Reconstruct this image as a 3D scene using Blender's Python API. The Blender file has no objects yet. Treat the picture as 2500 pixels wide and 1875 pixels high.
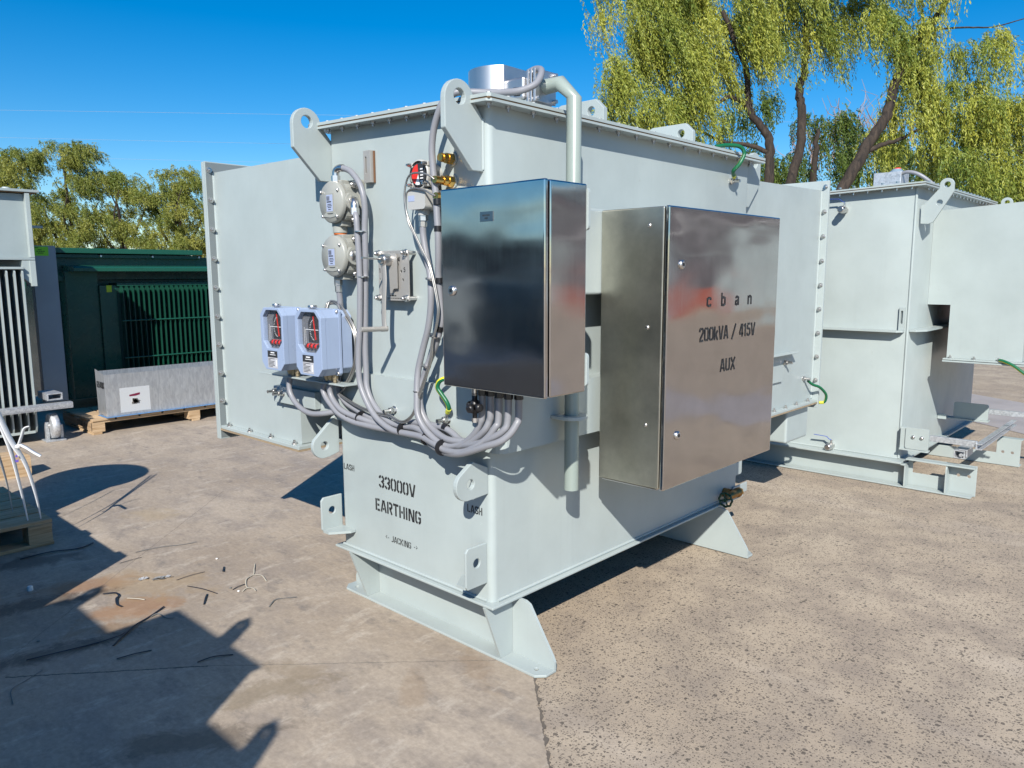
import bpy, bmesh, math, random
import numpy as np
from mathutils import Vector, Matrix
random.seed(7); RNG = np.random.default_rng(11)
R = math.radians
S = bpy.context.scene
COL = S.collection
# ------------------------------------------------------------------ camera
cam = bpy.data.cameras.new('camera'); co = bpy.data.objects.new('camera', cam); COL.objects.link(co)
yaw, pitch, roll = 0.751660, -0.14303, -0.0041867
fw = Vector((-math.sin(yaw)*math.cos(pitch), math.cos(yaw)*math.cos(pitch), math.sin(pitch)))
rt = Vector((math.cos(yaw), math.sin(yaw), 0)); up = rt.cross(fw)
r2 = rt*math.cos(roll)+up*math.sin(roll); u2 = -rt*math.sin(roll)+up*math.cos(roll)
M4 = Matrix((r2, u2, -fw)).transposed().to_4x4(); M4.translation = Vector((2.13, -2.155, 1.65))
co.matrix_world = M4
cam.sensor_width = 36; cam.lens = 36*1864.54/2500; cam.clip_start = .05; cam.clip_end = 2000
S.camera = co
# ------------------------------------------------------------------ light
SUN = Vector((-1, 1.35, -1.24)).normalized()          # direction the light travels
W = bpy.data.worlds.new('World'); S.world = W; W.use_nodes = True
wn = W.node_tree.nodes; wl = W.node_tree.links
bg = wn['Background']; sky = wn.new('ShaderNodeTexSky'); sky.sky_type = 'NISHITA'; sky.sun_disc = False
sky.sun_elevation = math.asin(-SUN.z); sky.sun_rotation = math.atan2(-SUN.x, -SUN.y)
sky.air_density = 1.0; sky.dust_density = 0.25; sky.ozone_density = 4.0; sky.altitude = 300
hs = wn.new('ShaderNodeHueSaturation'); hs.inputs['Saturation'].default_value = 1.46; hs.inputs['Value'].default_value = 1.1
wl.new(sky.outputs[0], hs.inputs['Color']); wl.new(hs.outputs[0], bg.inputs['Color'])
bg.inputs['Strength'].default_value = 0.09
sl = bpy.data.lights.new('sun', 'SUN'); sl.energy = 5.0; sl.angle = R(.53); sl.color = (1, .955, .88)
so = bpy.data.objects.new('sun', sl); COL.objects.link(so); so.location = (6, -8, 9)
so.rotation_euler = SUN.to_track_quat('-Z', 'Y').to_euler()
S.view_settings.view_transform = 'Standard'; S.view_settings.look = 'None'
S.view_settings.exposure = 0.43; S.view_settings.gamma = 1
S.render.engine = 'CYCLES'; S.cycles.use_denoising = True; S.cycles.max_bounces = 8; S.cycles.diffuse_bounces = 1
S.cycles.sample_clamp_indirect = 4.0; S.cycles.blur_glossy = 0.6
# ------------------------------------------------------------------ helpers
def tag(o, label, cat, group=None, kind=None):
    o['label'] = label; o['category'] = cat
    if group: o['group'] = group
    if kind: o['kind'] = kind
    return o
def thing(name, label, cat, loc=(0,0,0), rz=0, group=None):
    o = bpy.data.objects.new(name, None); COL.objects.link(o); o.location = loc; o.rotation_euler = (0,0,rz)
    o.empty_display_size = .1
    return tag(o, label, cat, group)
def link(name, me, mat, parent, loc=None):
    o = bpy.data.objects.new(name, me); COL.objects.link(o)
    if mat is not None and len(me.materials) == 0: me.materials.append(mat)
    if parent is not None: o.parent = parent
    if loc is not None: o.location = loc
    return o
X, Y, Z = Vector((1,0,0)), Vector((0,1,0)), Vector((0,0,1))
FE = lambda x, y, z: (Vector((x,y,z)), X, Z, -Y)      # plane facing -Y : u=+X v=+Z w=-Y
FS = lambda x, y, z: (Vector((x,y,z)), Y, Z, X)       # plane facing +X : u=+Y
FT = lambda x, y, z: (Vector((x,y,z)), X, Y, Z)       # facing up
SPLIT=dict(fitting_nut=.002,plate_marks=.013,weld_bead=.004,cable_clamp=.004,steel_tie=.004,stencil_lettering=.0125,dial_screw=.002,cover_screw=.002,cable_gland=.002,contact_disc=.002,red_pointer=.003,bracket_bolt=.002,rim_bolt=.01,radiator_rod=.01,crate_batten=.004,crate_runner=.004,clamp_stud=.004,stiffener_shelf=.01,mounting_plate=.004,pouch_screw=.002,brace=.002)
SIB={}
def setloc(o,loc):
    for q in SIB.get(o.name,[o]): q.location=loc
    return o
class MB:
    def __init__(s): s.v=[]; s.f=[]; s.sm=[]; s.ch=[]
    def add(s, vs, fs, sm=False):
        b=len(s.v); s.v += [tuple(p) for p in vs]; s.ch.append((b,len(s.v),len(s.f),len(s.f)+len(fs)))
        for f in fs: s.f.append([i+b for i in f]); s.sm.append(sm)
        return s
    def box(s, x0,x1,y0,y1,z0,z1):
        vs=[(x,y,z) for z in (z0,z1) for y in (y0,y1) for x in (x0,x1)]
        return s.add(vs, [(0,2,3,1),(4,5,7,6),(0,1,5,4),(2,6,7,3),(0,4,6,2),(1,3,7,5)])
    def prism(s, pts, fr, t0, t1, sm=False):
        o,u,v,w=fr; n=len(pts)
        vs=[o+u*a+v*b+w*t0 for a,b in pts]+[o+u*a+v*b+w*t1 for a,b in pts]
        s.add(vs, [tuple(range(n-1,-1,-1)), tuple(range(n,2*n))])
        s.add(vs, [(i,(i+1)%n,n+(i+1)%n,n+i) for i in range(n)], sm)
        return s
    def plate(s, pts, holes, fr, t0, t1):
        bm=bmesh.new(); es=[]
        for lp in [pts]+holes:
            vs=[bm.verts.new((a,b,0)) for a,b in lp]
            es += [bm.edges.new((vs[i],vs[(i+1)%len(vs)])) for i in range(len(vs))]
        bmesh.ops.triangle_fill(bm, edges=es, use_beauty=True, use_dissolve=False)
        bm.verts.index_update(); o,u,v,w=fr
        P=[(q.co.x,q.co.y) for q in bm.verts]; n=len(P)
        tr=[[q.index for q in f.verts] for f in bm.faces]
        bm.free()
        vs=[o+u*a+v*b+w*t0 for a,b in P]+[o+u*a+v*b+w*t1 for a,b in P]
        fs=[]
        for t in tr:
            a,b,c=[P[i] for i in t]
            if (b[0]-a[0])*(c[1]-a[1])-(b[1]-a[1])*(c[0]-a[0])<0: t=t[::-1]
            fs.append([i+n for i in t]); fs.append(t[::-1])
        k=0
        for li,lp in enumerate([pts]+holes):
            m=len(lp); ar=sum(lp[i][0]*lp[(i+1)%m][1]-lp[(i+1)%m][0]*lp[i][1] for i in range(m))
            flip=(ar<0)!=(li>0)
            for i in range(m):
                a,b=k+i,k+(i+1)%m
                q=(a,b,b+n,a+n); fs.append(q[::-1] if flip else q)
            k+=m
        return s.add(vs,fs)
    def lathe(s, p, ax, prof, n=20, sm=True, cap=True):
        ax=Vector(ax).normalized(); a=ax.orthogonal().normalized(); b=ax.cross(a); p=Vector(p); vs=[]
        for t,r in prof:
            for k in range(n):
                q=2*math.pi*k/n; vs.append(p+ax*t+(a*math.cos(q)+b*math.sin(q))*r)
        fs=[(j*n+i, j*n+(i+1)%n, (j+1)*n+(i+1)%n, (j+1)*n+i) for j in range(len(prof)-1) for i in range(n)]
        s.add(vs, fs, sm)
        if cap:
            m=len(prof); s.add(vs[:n], [tuple(range(n-1,-1,-1))]); s.add(vs[(m-1)*n:], [tuple(range(n))])
        return s
    def cyl(s, p0, p1, r, n=16, sm=True, r1=None):
        d=Vector(p1)-Vector(p0); return s.lathe(p0, d, [(0,r),(d.length, r if r1 is None else r1)], n, sm)
    def hexa(s, p0, p1, r): return s.cyl(p0,p1,r,6,False)
    def tube(s, pts, r, n=10, sm=True, cap=True, flat=None):
        P=[Vector(p) for p in pts]; m=len(P)
        rs=r if isinstance(r,(list,tuple)) else [r]*m
        T=[(P[min(i+1,m-1)]-P[max(i-1,0)]).normalized() for i in range(m)]
        a=T[0].orthogonal().normalized() if flat is None else (flat-T[0]*flat.dot(T[0])).normalized(); vs=[]
        for i in range(m):
            a=(a-T[i]*a.dot(T[i])).normalized(); b=T[i].cross(a)
            for k in range(n):
                q=2*math.pi*k/n; vs.append(P[i]+(a*math.cos(q)*(1 if flat is None else .25)+b*math.sin(q))*rs[i])
        fs=[(j*n+i, j*n+(i+1)%n, (j+1)*n+(i+1)%n, (j+1)*n+i) for j in range(m-1) for i in range(n)]
        s.add(vs, fs, sm)
        if cap: s.add(vs[:n],[tuple(range(n-1,-1,-1))]); s.add(vs[-n:],[tuple(range(n))])
        return s
    def strip(s, pts, fr, t, off):
        "flat painted stroke of width t along a 2D polyline"
        o,u,v,w=fr; P=[Vector(p) for p in pts]; m=len(P); L=[]
        for i in range(m):
            d1=(P[i]-P[i-1]).normalized() if i>0 else None; d2=(P[i+1]-P[i]).normalized() if i<m-1 else None
            d=((d1 or d2)+(d2 or d1)).normalized(); nrm=Vector((-d.y,d.x))
            k=1.0
            if d1 and d2: k=1/max(.55, nrm.dot(Vector((-d1.y,d1.x))))
            L.append((P[i]+nrm*t/2*k, P[i]-nrm*t/2*k))
        vs=[o+u*q.x+v*q.y+w*off for pr in L for q in pr]
        return s.add(vs, [(2*i,2*i+1,2*i+3,2*i+2) for i in range(m-1)])
    def mesh(s, name):
        me=bpy.data.meshes.new(name); me.from_pydata(s.v,[],s.f); me.update()
        me.polygons.foreach_set('use_smooth', s.sm); return me
    def groups(s, tol):
        A=[np.array(s.v[a:b]) for a,b,_,_ in s.ch]; lo=[a.min(0)-tol/2 for a in A]; hi=[a.max(0)+tol/2 for a in A]; n=len(A); p=list(range(n))
        def fnd(i):
            while p[i]!=i: i=p[i]
            return i
        for i in range(n):
            for j in range(i):
                if (lo[i]<=hi[j]).all() and (lo[j]<=hi[i]).all(): p[fnd(i)]=fnd(j)
        g={}
        for i in range(n): g.setdefault(fnd(i),[]).append(i)
        return list(g.values())
    def sub(s, idx):
        m=MB()
        for i in idx:
            a,b,c,d=s.ch[i]; k=len(m.v); m.v+=s.v[a:b]; m.sm+=s.sm[c:d]; m.f+=[[q-a+k for q in f] for f in s.f[c:d]]
        return m
    def build(s, name, mat, parent=None, bevel=0, seg=2, fix=False):
        if name in SPLIT:
            G=s.groups(SPLIT[name])
            if len(G)>1:
                L=[s.sub(g)._build(name,mat,parent,bevel,seg,fix) for g in G]; SIB[L[0].name]=L; return L[0]
        return s._build(name,mat,parent,bevel,seg,fix)
    def _build(s, name, mat, parent=None, bevel=0, seg=2, fix=False):
        o=link(name, s.mesh(name), mat, parent)
        if fix:
            bm=bmesh.new(); bm.from_mesh(o.data); bmesh.ops.recalc_face_normals(bm, faces=bm.faces); bm.to_mesh(o.data); bm.free()
        if bevel:
            m=o.modifiers.new('bevel','BEVEL'); m.width=bevel; m.segments=seg; m.limit_method='ANGLE'; m.angle_limit=R(40)
        return o
def smooth(pts, k=8):
    P=[Vector(p) for p in pts]; out=[]
    for i in range(len(P)-1):
        p0,p1,p2,p3=P[max(i-1,0)],P[i],P[i+1],P[min(i+2,len(P)-1)]
        for j in range(k):
            t=j/k; out.append(.5*((2*p1)+(p2-p0)*t+(2*p0-5*p1+4*p2-p3)*t*t+(3*p1-p0-3*p2+p3)*t**3))
    out.append(P[-1]); return out
def rrect(x0,x1,y0,y1,r,n=5):
    out=[]
    for cx,cy,a in ((x1-r,y0+r,-90),(x1-r,y1-r,0),(x0+r,y1-r,90),(x0+r,y0+r,180)):
        for k in range(n+1):
            q=R(a+90*k/n); out.append((cx+r*math.cos(q), cy+r*math.sin(q)))
    return out
def circ(cx,cy,r,n=18): return [(cx+r*math.cos(2*math.pi*k/n), cy+r*math.sin(2*math.pi*k/n)) for k in range(n)]
def oct8(x0,x1,z0,z1,c): return [(x0+c,z0),(x1-c,z0),(x1,z0+c),(x1,z1-c),(x1-c,z1),(x0+c,z1),(x0,z1-c),(x0,z0+c)]
def copies(name, me, mat, parent, pts):
    return [link(name, me, mat, parent, p) for p in pts]
# ------------------------------------------------------------------ materials
def mat(name, base, rough=.5, metal=0, spec=None):
    m=bpy.data.materials.new(name); m.use_nodes=True; b=m.node_tree.nodes['Principled BSDF']
    b.inputs['Base Color'].default_value=(*base,1); b.inputs['Roughness'].default_value=rough; b.inputs['Metallic'].default_value=metal
    if spec is not None: b.inputs['Specular IOR Level'].default_value=spec
    return m
class NT:
    def __init__(s, m): s.m=m; s.n=m.node_tree.nodes; s.l=m.node_tree.links; s.b=s.n['Principled BSDF']; s.co=None
    def tc(s):
        if s.co is None: s.co=s.n.new('ShaderNodeTexCoord').outputs['Object']
        return s.co
    def mapped(s, sc, rot=(0,0,0), src=None):
        k=s.n.new('ShaderNodeMapping'); k.inputs['Scale'].default_value=sc; k.inputs['Rotation'].default_value=rot
        s.l.new(src or s.tc(), k.inputs['Vector']); return k.outputs[0]
    def noise(s, scale, detail=4, rough=.55, vec=None, dist=0):
        k=s.n.new('ShaderNodeTexNoise'); k.inputs['Scale'].default_value=scale; k.inputs['Detail'].default_value=detail
        k.inputs['Roughness'].default_value=rough; k.inputs['Distortion'].default_value=dist
        s.l.new(vec or s.tc(), k.inputs['Vector']); return k.outputs[0]
    def vor(s, scale, vec=None, feat='F1', out='Distance', rnd=1):
        k=s.n.new('ShaderNodeTexVoronoi'); k.feature=feat; k.inputs['Scale'].default_value=scale; k.inputs['Randomness'].default_value=rnd
        s.l.new(vec or s.tc(), k.inputs['Vector']); return k.outputs[out]
    def ramp(s, x, *st):
        k=s.n.new('ShaderNodeValToRGB'); e=k.color_ramp.elements
        while len(e)<len(st): e.new(.5)
        for el,(p,c) in zip(e,st): el.position=p; el.color=(*c,1) if isinstance(c,tuple) else (c,c,c,1)
        s.l.new(x,k.inputs[0]); return k.outputs[0]
    def mix(s, f, a, b, mode='MIX'):
        k=s.n.new('ShaderNodeMix'); k.data_type='RGBA'; k.blend_type=mode
        for i,val in ((0,f),(6,a),(7,b)):
            if isinstance(val,(int,float)): k.inputs[i].default_value=val
            elif isinstance(val,tuple): k.inputs[i].default_value=(*val,1)
            else: s.l.new(val,k.inputs[i])
        return k.outputs[2]
    def math(s, op, a, b=None, c=None):
        k=s.n.new('ShaderNodeMath'); k.operation=op
        for i,val in enumerate((a,b,c)):
            if val is None: continue
            if isinstance(val,(int,float)): k.inputs[i].default_value=val
            else: s.l.new(val,k.inputs[i])
        return k.outputs[0]
    def bump(s, h, strength=.2, dist=.01, prev=None):
        k=s.n.new('ShaderNodeBump'); k.inputs['Strength'].default_value=strength; k.inputs['Distance'].default_value=dist
        s.l.new(h,k.inputs['Height'])
        if prev: s.l.new(prev,k.inputs['Normal'])
        s.l.new(k.outputs[0], s.b.inputs['Normal']); return k.outputs[0]
    def color(s,c): s.l.new(c,s.b.inputs['Base Color'])
    def rough(s,c): s.l.new(c,s.b.inputs['Roughness'])
def paint(name, base, rough=.36, dirt=.08):
    m=mat(name, base, rough); t=NT(m)
    n=t.noise(3.2,5,.6); n2=t.noise(40,3)
    a=tuple(c*(1-dirt) for c in base); b=tuple(min(1,c*(1+dirt*.5)) for c in base)
    c=t.mix(t.ramp(n,(.3,0.),(.7,1.)), a, b)
    st=t.noise(1.0,5,.6,t.mapped((22,22,1.1)))
    c=t.mix(t.math('MULTIPLY',t.ramp(st,(.58,0.),(.75,1.)),.10), c, tuple(x*.62 for x in base))
    sc=t.noise(1,6,.75,t.mapped((9,9,34),(.4,.7,.2)))
    c=t.mix(t.math('MULTIPLY',t.ramp(sc,(.69,0.),(.73,1.)),.35), c, tuple(min(.8,x*1.5) for x in base))
    ds=t.noise(13,6,.75); c=t.mix(t.math('MULTIPLY',t.ramp(ds,(.64,0.),(.76,1.)),.22), c, (.20,.16,.12))
    t.color(c)
    t.rough(t.math('MULTIPLY_ADD',t.noise(7,4),.22,rough-.11))
    bp=t.bump(n2,.06,.002); t.bump(t.noise(2.2,2),.2,.014,bp)
    return m
def steel(name, base, rough, wav=.5, vert=True, dull=.25):
    m=mat(name, base, rough, 1.0); t=NT(m)
    br=t.noise(1.0,3,.6,t.mapped((260,260,2.2) if vert else (2.2,2.2,260)))
    sm=t.noise(5,5,.65)
    t.color(t.mix(t.ramp(sm,(.35,0.),(.7,1.)), tuple(c*(1-dull) for c in base), base))
    t.rough(t.math('MULTIPLY_ADD',t.noise(4,4),.16,t.math('MULTIPLY_ADD',br,.07,rough-.10)))
    bp=t.bump(br,.016,.0008); t.bump(t.noise(2.6,1,.4,t.mapped((1,1,2.2))),wav,.006,bp)
    return m
PG=(.375,.427,.422)
P_MAIN=paint('grey_green_paint',PG)
P_BACK=paint('pale_grey_green_paint',(.375,.427,.417))
P_GREY=paint('mid_grey_paint',(.33,.385,.385))
P_SLATE=paint('slate_panel_paint',(.26,.31,.335))
P_GREEN=paint('bottle_green_paint',(.012,.085,.055),.28); P_FIN=paint('fin_green_paint',(.009,.062,.04),.32)
P_BLUE=paint('powder_blue_paint',(.30,.375,.52),.3,.04)
P_CAST=paint('cast_beige_paint',(.32,.325,.295),.38,.05)
P_RELGREY=paint('gauge_grey_plastic',(.42,.42,.40),.4,.05)
SS=steel('brushed_stainless',(.60,.575,.56),.085,.75,True,.12)
SS2=steel('stainless_side',(.60,.57,.48),.36,.35,True,.3)
SSB=mat('bright_steel',(.62,.60,.58),.30,1)
GALV=mat('galvanised_steel',(.58,.60,.62),.45,.6)
PLATE=paint('satin_plate_steel',(.40,.385,.36),.38,.1); PLATE.node_tree.nodes['Principled BSDF'].inputs['Metallic'].default_value=.35
SS3=steel('dull_stainless',(.66,.65,.65),.42,.2,True,.1)
P_PIPE=None
_t=NT(GALV); _t.color(_t.mix(_t.ramp(_t.vor(75,None,'F1','Color'),(.2,0.),(.8,1.)),(.45,.47,.49),(.62,.64,.66))); _t.rough(_t.math('MULTIPLY_ADD',_t.noise(18,4),.3,.28)); _t.bump(_t.noise(9,4),.25,.006)
P_PIPE=paint('pipe_paint',(.275,.325,.295))
P_FLANGE=None
BRASS=mat('brass',(.66,.42,.13),.3,1); BRONZE=mat('bronze_valve',(.35,.20,.08),.42,1)
BLK=mat('black_plastic',(.012,.012,.014),.4); TXT=mat('black_stencil_paint',(.018,.018,.02),.6)
_t=NT(TXT); _t.color(_t.mix(_t.math('MULTIPLY',_t.ramp(_t.noise(60,5,.7),(.5,0.),(.72,1.)),.6),(.016,.016,.018),(.13,.145,.145)))
CONDUIT=mat('grey_conduit_pvc',(.235,.24,.262),.42)
_t=NT(CONDUIT); _t.bump(_t.noise(70,2),.08,.002)
CAPIL=mat('braided_capillary_steel',(.36,.35,.33),.4,.8)
WHITE=mat('white_plastic',(.75,.75,.75),.45); RED=mat('red_pointer',(.65,.03,.02),.4); DKGREY=mat('dark_dial',(.03,.031,.033),.5)
LBLUE=mat('label_blue_grey',(.35,.40,.55),.4); LGREY=mat('label_silver',(.48,.48,.50),.35)
LIME=mat('lime_sticker',(.22,.62,.02),.5); YEL=mat('earth_yellow',(.78,.75,.03),.4); EGRN=mat('earth_green',(.006,.12,.05),.4)
GASK=mat('cork_gasket',(.20,.13,.07),.8); ORANGE=mat('orange_seal',(.6,.16,.04),.5)
HANDW=mat('dark_green_handwheel',(.008,.05,.025),.35); BLUEH=mat('blue_valve_handle',(.02,.06,.35),.4)
DOMEB=mat('dusty_blue_dome',(.20,.27,.33),.4)
def wood(name, a, b, sc=(1.5,26,26)):
    m=mat(name,a,.78); t=NT(m); g=t.noise(1.6,6,.6,t.mapped(sc),1.2)
    t.color(t.mix(t.ramp(g,(.3,0.),(.7,1.)),a,b)); t.bump(g,.35,.004); return m
WOODX=wood('pallet_wood',(.22,.135,.07),(.42,.30,.185)); WOODY=wood('weathered_pallet_wood',(.33,.205,.10),(.62,.46,.29),(26,1.5,26))
def glass_mat():
    m=bpy.data.materials.new('gauge_glass'); m.use_nodes=True; nt=m.node_tree; nt.nodes.clear()
    o=nt.nodes.new('ShaderNodeOutputMaterial'); mx=nt.nodes.new('ShaderNodeMixShader'); tr=nt.nodes.new('ShaderNodeBsdfTransparent')
    gl=nt.nodes.new('ShaderNodeBsdfGlossy'); gl.inputs['Roughness'].default_value=.08; mx.inputs[0].default_value=.07
    nt.links.new(tr.outputs[0],mx.inputs[1]); nt.links.new(gl.outputs[0],mx.inputs[2]); nt.links.new(mx.outputs[0],o.inputs[0]); return m
GLASS=glass_mat()
# ------------------------------------------------------------------ stencil lettering
_l,_r,_T,_B=.07,.39,.93,.07
def _o(x0=_l,x1=_r,t=_T,b=_B):
    m=(x0+x1)/2; g=.035
    return [[(m-g,t),(x0+.05,t-.03),(x0,t-.13),(x0,b+.13),(x0+.05,b+.03),(m-g,b)],[(m+g,t),(x1-.05,t-.03),(x1,t-.13),(x1,b+.13),(x1-.05,b+.03),(m+g,b)]]
GL={'3':(.46,[[(_l,.74),(_l,.82),(.12,.9),(.2,_T)],[(.26,_T),(.34,.9),(_r,.8),(_r,.62),(.28,.5),(_r,.38),(_r,.2),(.34,.1),(.26,_B)],[(.2,_B),(.12,.1),(_l,.18),(_l,.27)]]),
'0':(.46,_o()),'O':(.46,_o()),'V':(.5,[[(.06,1),(.22,0)],[(.44,1),(.28,0)]]),
'E':(.40,[[(_l,1),(_l,0)],[(.17,_T),(.37,_T)],[(.17,.5),(.33,.5)],[(.17,_B),(.37,_B)]]),
'A':(.5,[[(.06,0),(.22,1)],[(.44,0),(.28,1)],[(.2,.27),(.3,.27)]]),
'R':(.46,[[(_l,1),(_l,0)],[(.18,_T),(.32,.92),(_r,.83),(_r,.62),(.32,.5),(.18,.49)],[(.26,.44),(_r,0)]]),
'T':(.46,[[(.02,_T),(.44,_T)],[(.23,.82),(.23,0)]]),
'H':(.46,[[(_l,1),(_l,0)],[(_r,1),(_r,0)],[(.17,.5),(.29,.5)]]),'I':(.2,[[(.1,1),(.1,0)]]),
'N':(.48,[[(_l,1),(_l,0)],[(.41,1),(.41,0)],[(.12,.98),(.36,.02)]]),
'G':(.46,[[(.2,_T),(.12,.9),(_l,.8),(_l,.2),(.12,.1),(.2,_B)],[(.26,_T),(.34,.9),(_r,.8),(_r,.7)],[(.26,_B),(.34,.1),(_r,.2),(_r,.46),(.25,.46)]]),
'L':(.40,[[(_l,1),(_l,0)],[(.17,_B),(.37,_B)]]),
'S':(.46,[[(_r,.72),(_r,.82),(.33,.91),(.23,_T),(.12,.9),(_l,.8),(_l,.66),(.16,.56)],[(.2,.52),(.33,.43),(_r,.34),(_r,.19),(.33,.09),(.23,_B),(.12,.1),(_l,.19),(_l,.29)]]),
'J':(.42,[[(.34,1),(.34,.2),(.28,.1),(.19,_B),(.06,.08)]]),'C':(.46,[[(.2,_T),(.12,.9),(_l,.8),(_l,.2),(.12,.1),(.2,_B)],[(.26,_T),(.34,.9),(_r,.8),(_r,.68)],[(.26,_B),(.34,.1),(_r,.2),(_r,.32)]]),
'K':(.48,[[(_l,1),(_l,0)],[(.4,1),(.17,.52)],[(.2,.5),(.42,0)]]),
'<':(.42,[[(.34,.8),(.08,.5),(.34,.2)]]),'-':(.4,[[(.06,.42),(.34,.42)]]),'>':(.42,[[(.08,.8),(.34,.5),(.08,.2)]]),
'2':(.46,[[(_l,.7),(_l,.82),(.13,.91),(.2,_T)],[(.26,_T),(.34,.9),(_r,.8),(_r,.64),(.1,.15)],[(_l,_B),(.41,_B)]]),
'k':(.42,[[(_l,1),(_l,0)],[(.35,.68),(.16,.36)],[(.19,.38),(.37,0)]]),'/':(.5,[[(.05,-.1),(.45,1.05)]]),
'4':(.48,[[(.36,1),(.36,0)],[(.27,.98),(.08,.3)],[(.06,.24),(.46,.24)]]),'1':(.3,[[(.19,1),(.19,0)],[(.04,.78),(.13,.9)]]),
'5':(.46,[[(.1,_T),(_r,_T)],[(.1,.84),(.1,.52)],[(.14,.56),(.3,.57),(_r,.47),(_r,.2),(.33,.1),(.22,_B),(.11,.1),(_l,.24)]]),
'U':(.46,[[(_l,1),(_l,.2),(.12,.1),(.2,_B)],[(_r,1),(_r,.2),(.34,.1),(.26,_B)]]),'X':(.5,[[(.06,0),(.44,1)],[(.06,1),(.21,.62)],[(.29,.4),(.44,0)]]),
'c':(.42,[[(.35,.5),(.33,.62),(.21,.67),(_l,.58),(_l,.15),(.21,.06),(.33,.11),(.35,.22)]]),'b':(.42,[[(_l,1),(_l,0)],[(.12,.6),(.22,.67),(.35,.58),(.35,.15),(.22,.06),(.12,.13)]]),
'a':(.42,[[(.08,.56),(.2,.67),(.34,.58),(.34,0)],[(.32,.38),(.1,.3),(.08,.12),(.18,.05),(.32,.16)]]),'n':(.42,[[(_l,.7),(_l,0)],[(.1,.55),(.22,.67),(.35,.58),(.35,0)]]),
'7':(.44,[[(.04,_T),(.4,_T)],[(.38,.84),(.16,0)]]),'g':(.42,[[(.34,.66),(.34,-.1),(.2,-.2),(.08,-.14)],[(.3,.6),(.2,.66),(_l,.56),(_l,.18),(.2,.07),(.3,.14)]]),
'9':(.46,[[(.36,.5),(.2,.44),(_l,.56),(_l,.82),(.22,_T),(_r,.82),(_r,.2),(.2,_B),(_l,.2)]]),'6':(.46,[[(.1,.5),(.22,.56),(_r,.46),(_r,.18),(.22,_B),(_l,.18),(_l,.8),(.22,_T),(_r,.8)]]),
'W':(.6,[[(.05,1),(.16,0)],[(.3,.9),(.2,0)],[(.3,.9),(.4,0)],[(.55,1),(.44,0)]]),'D':(.46,_o()),'M':(.56,[[(_l,0),(_l,1)],[(.49,0),(.49,1)],[(.12,.98),(.27,.4),(.43,.98)]]),'P':(.44,[[(_l,1),(_l,0)],[(.18,_T),(.32,.92),(_r,.83),(_r,.58),(.32,.46),(.18,.45)]])}
def lettering(txt, fr, h, width=None, t=.19, off=.0012, tr=1.0, mb=None):
    adv=0; segs=[]
    for ch in txt:
        if ch==' ': adv+=.3; continue
        w,st=GL[ch]
        segs+=[[(a+adv,b) for a,b in pl] for pl in st]; adv+=w*tr+.03
    sx=h if width is None else width/max(adv-.05,.01)
    m=mb or MB(); o,u,v,w_=fr
    for pl in segs: m.strip([(a*sx,b*h) for a,b in pl], fr, t*h*min(1.0,(sx/h+.4)/1.4), off)
    return m
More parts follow.
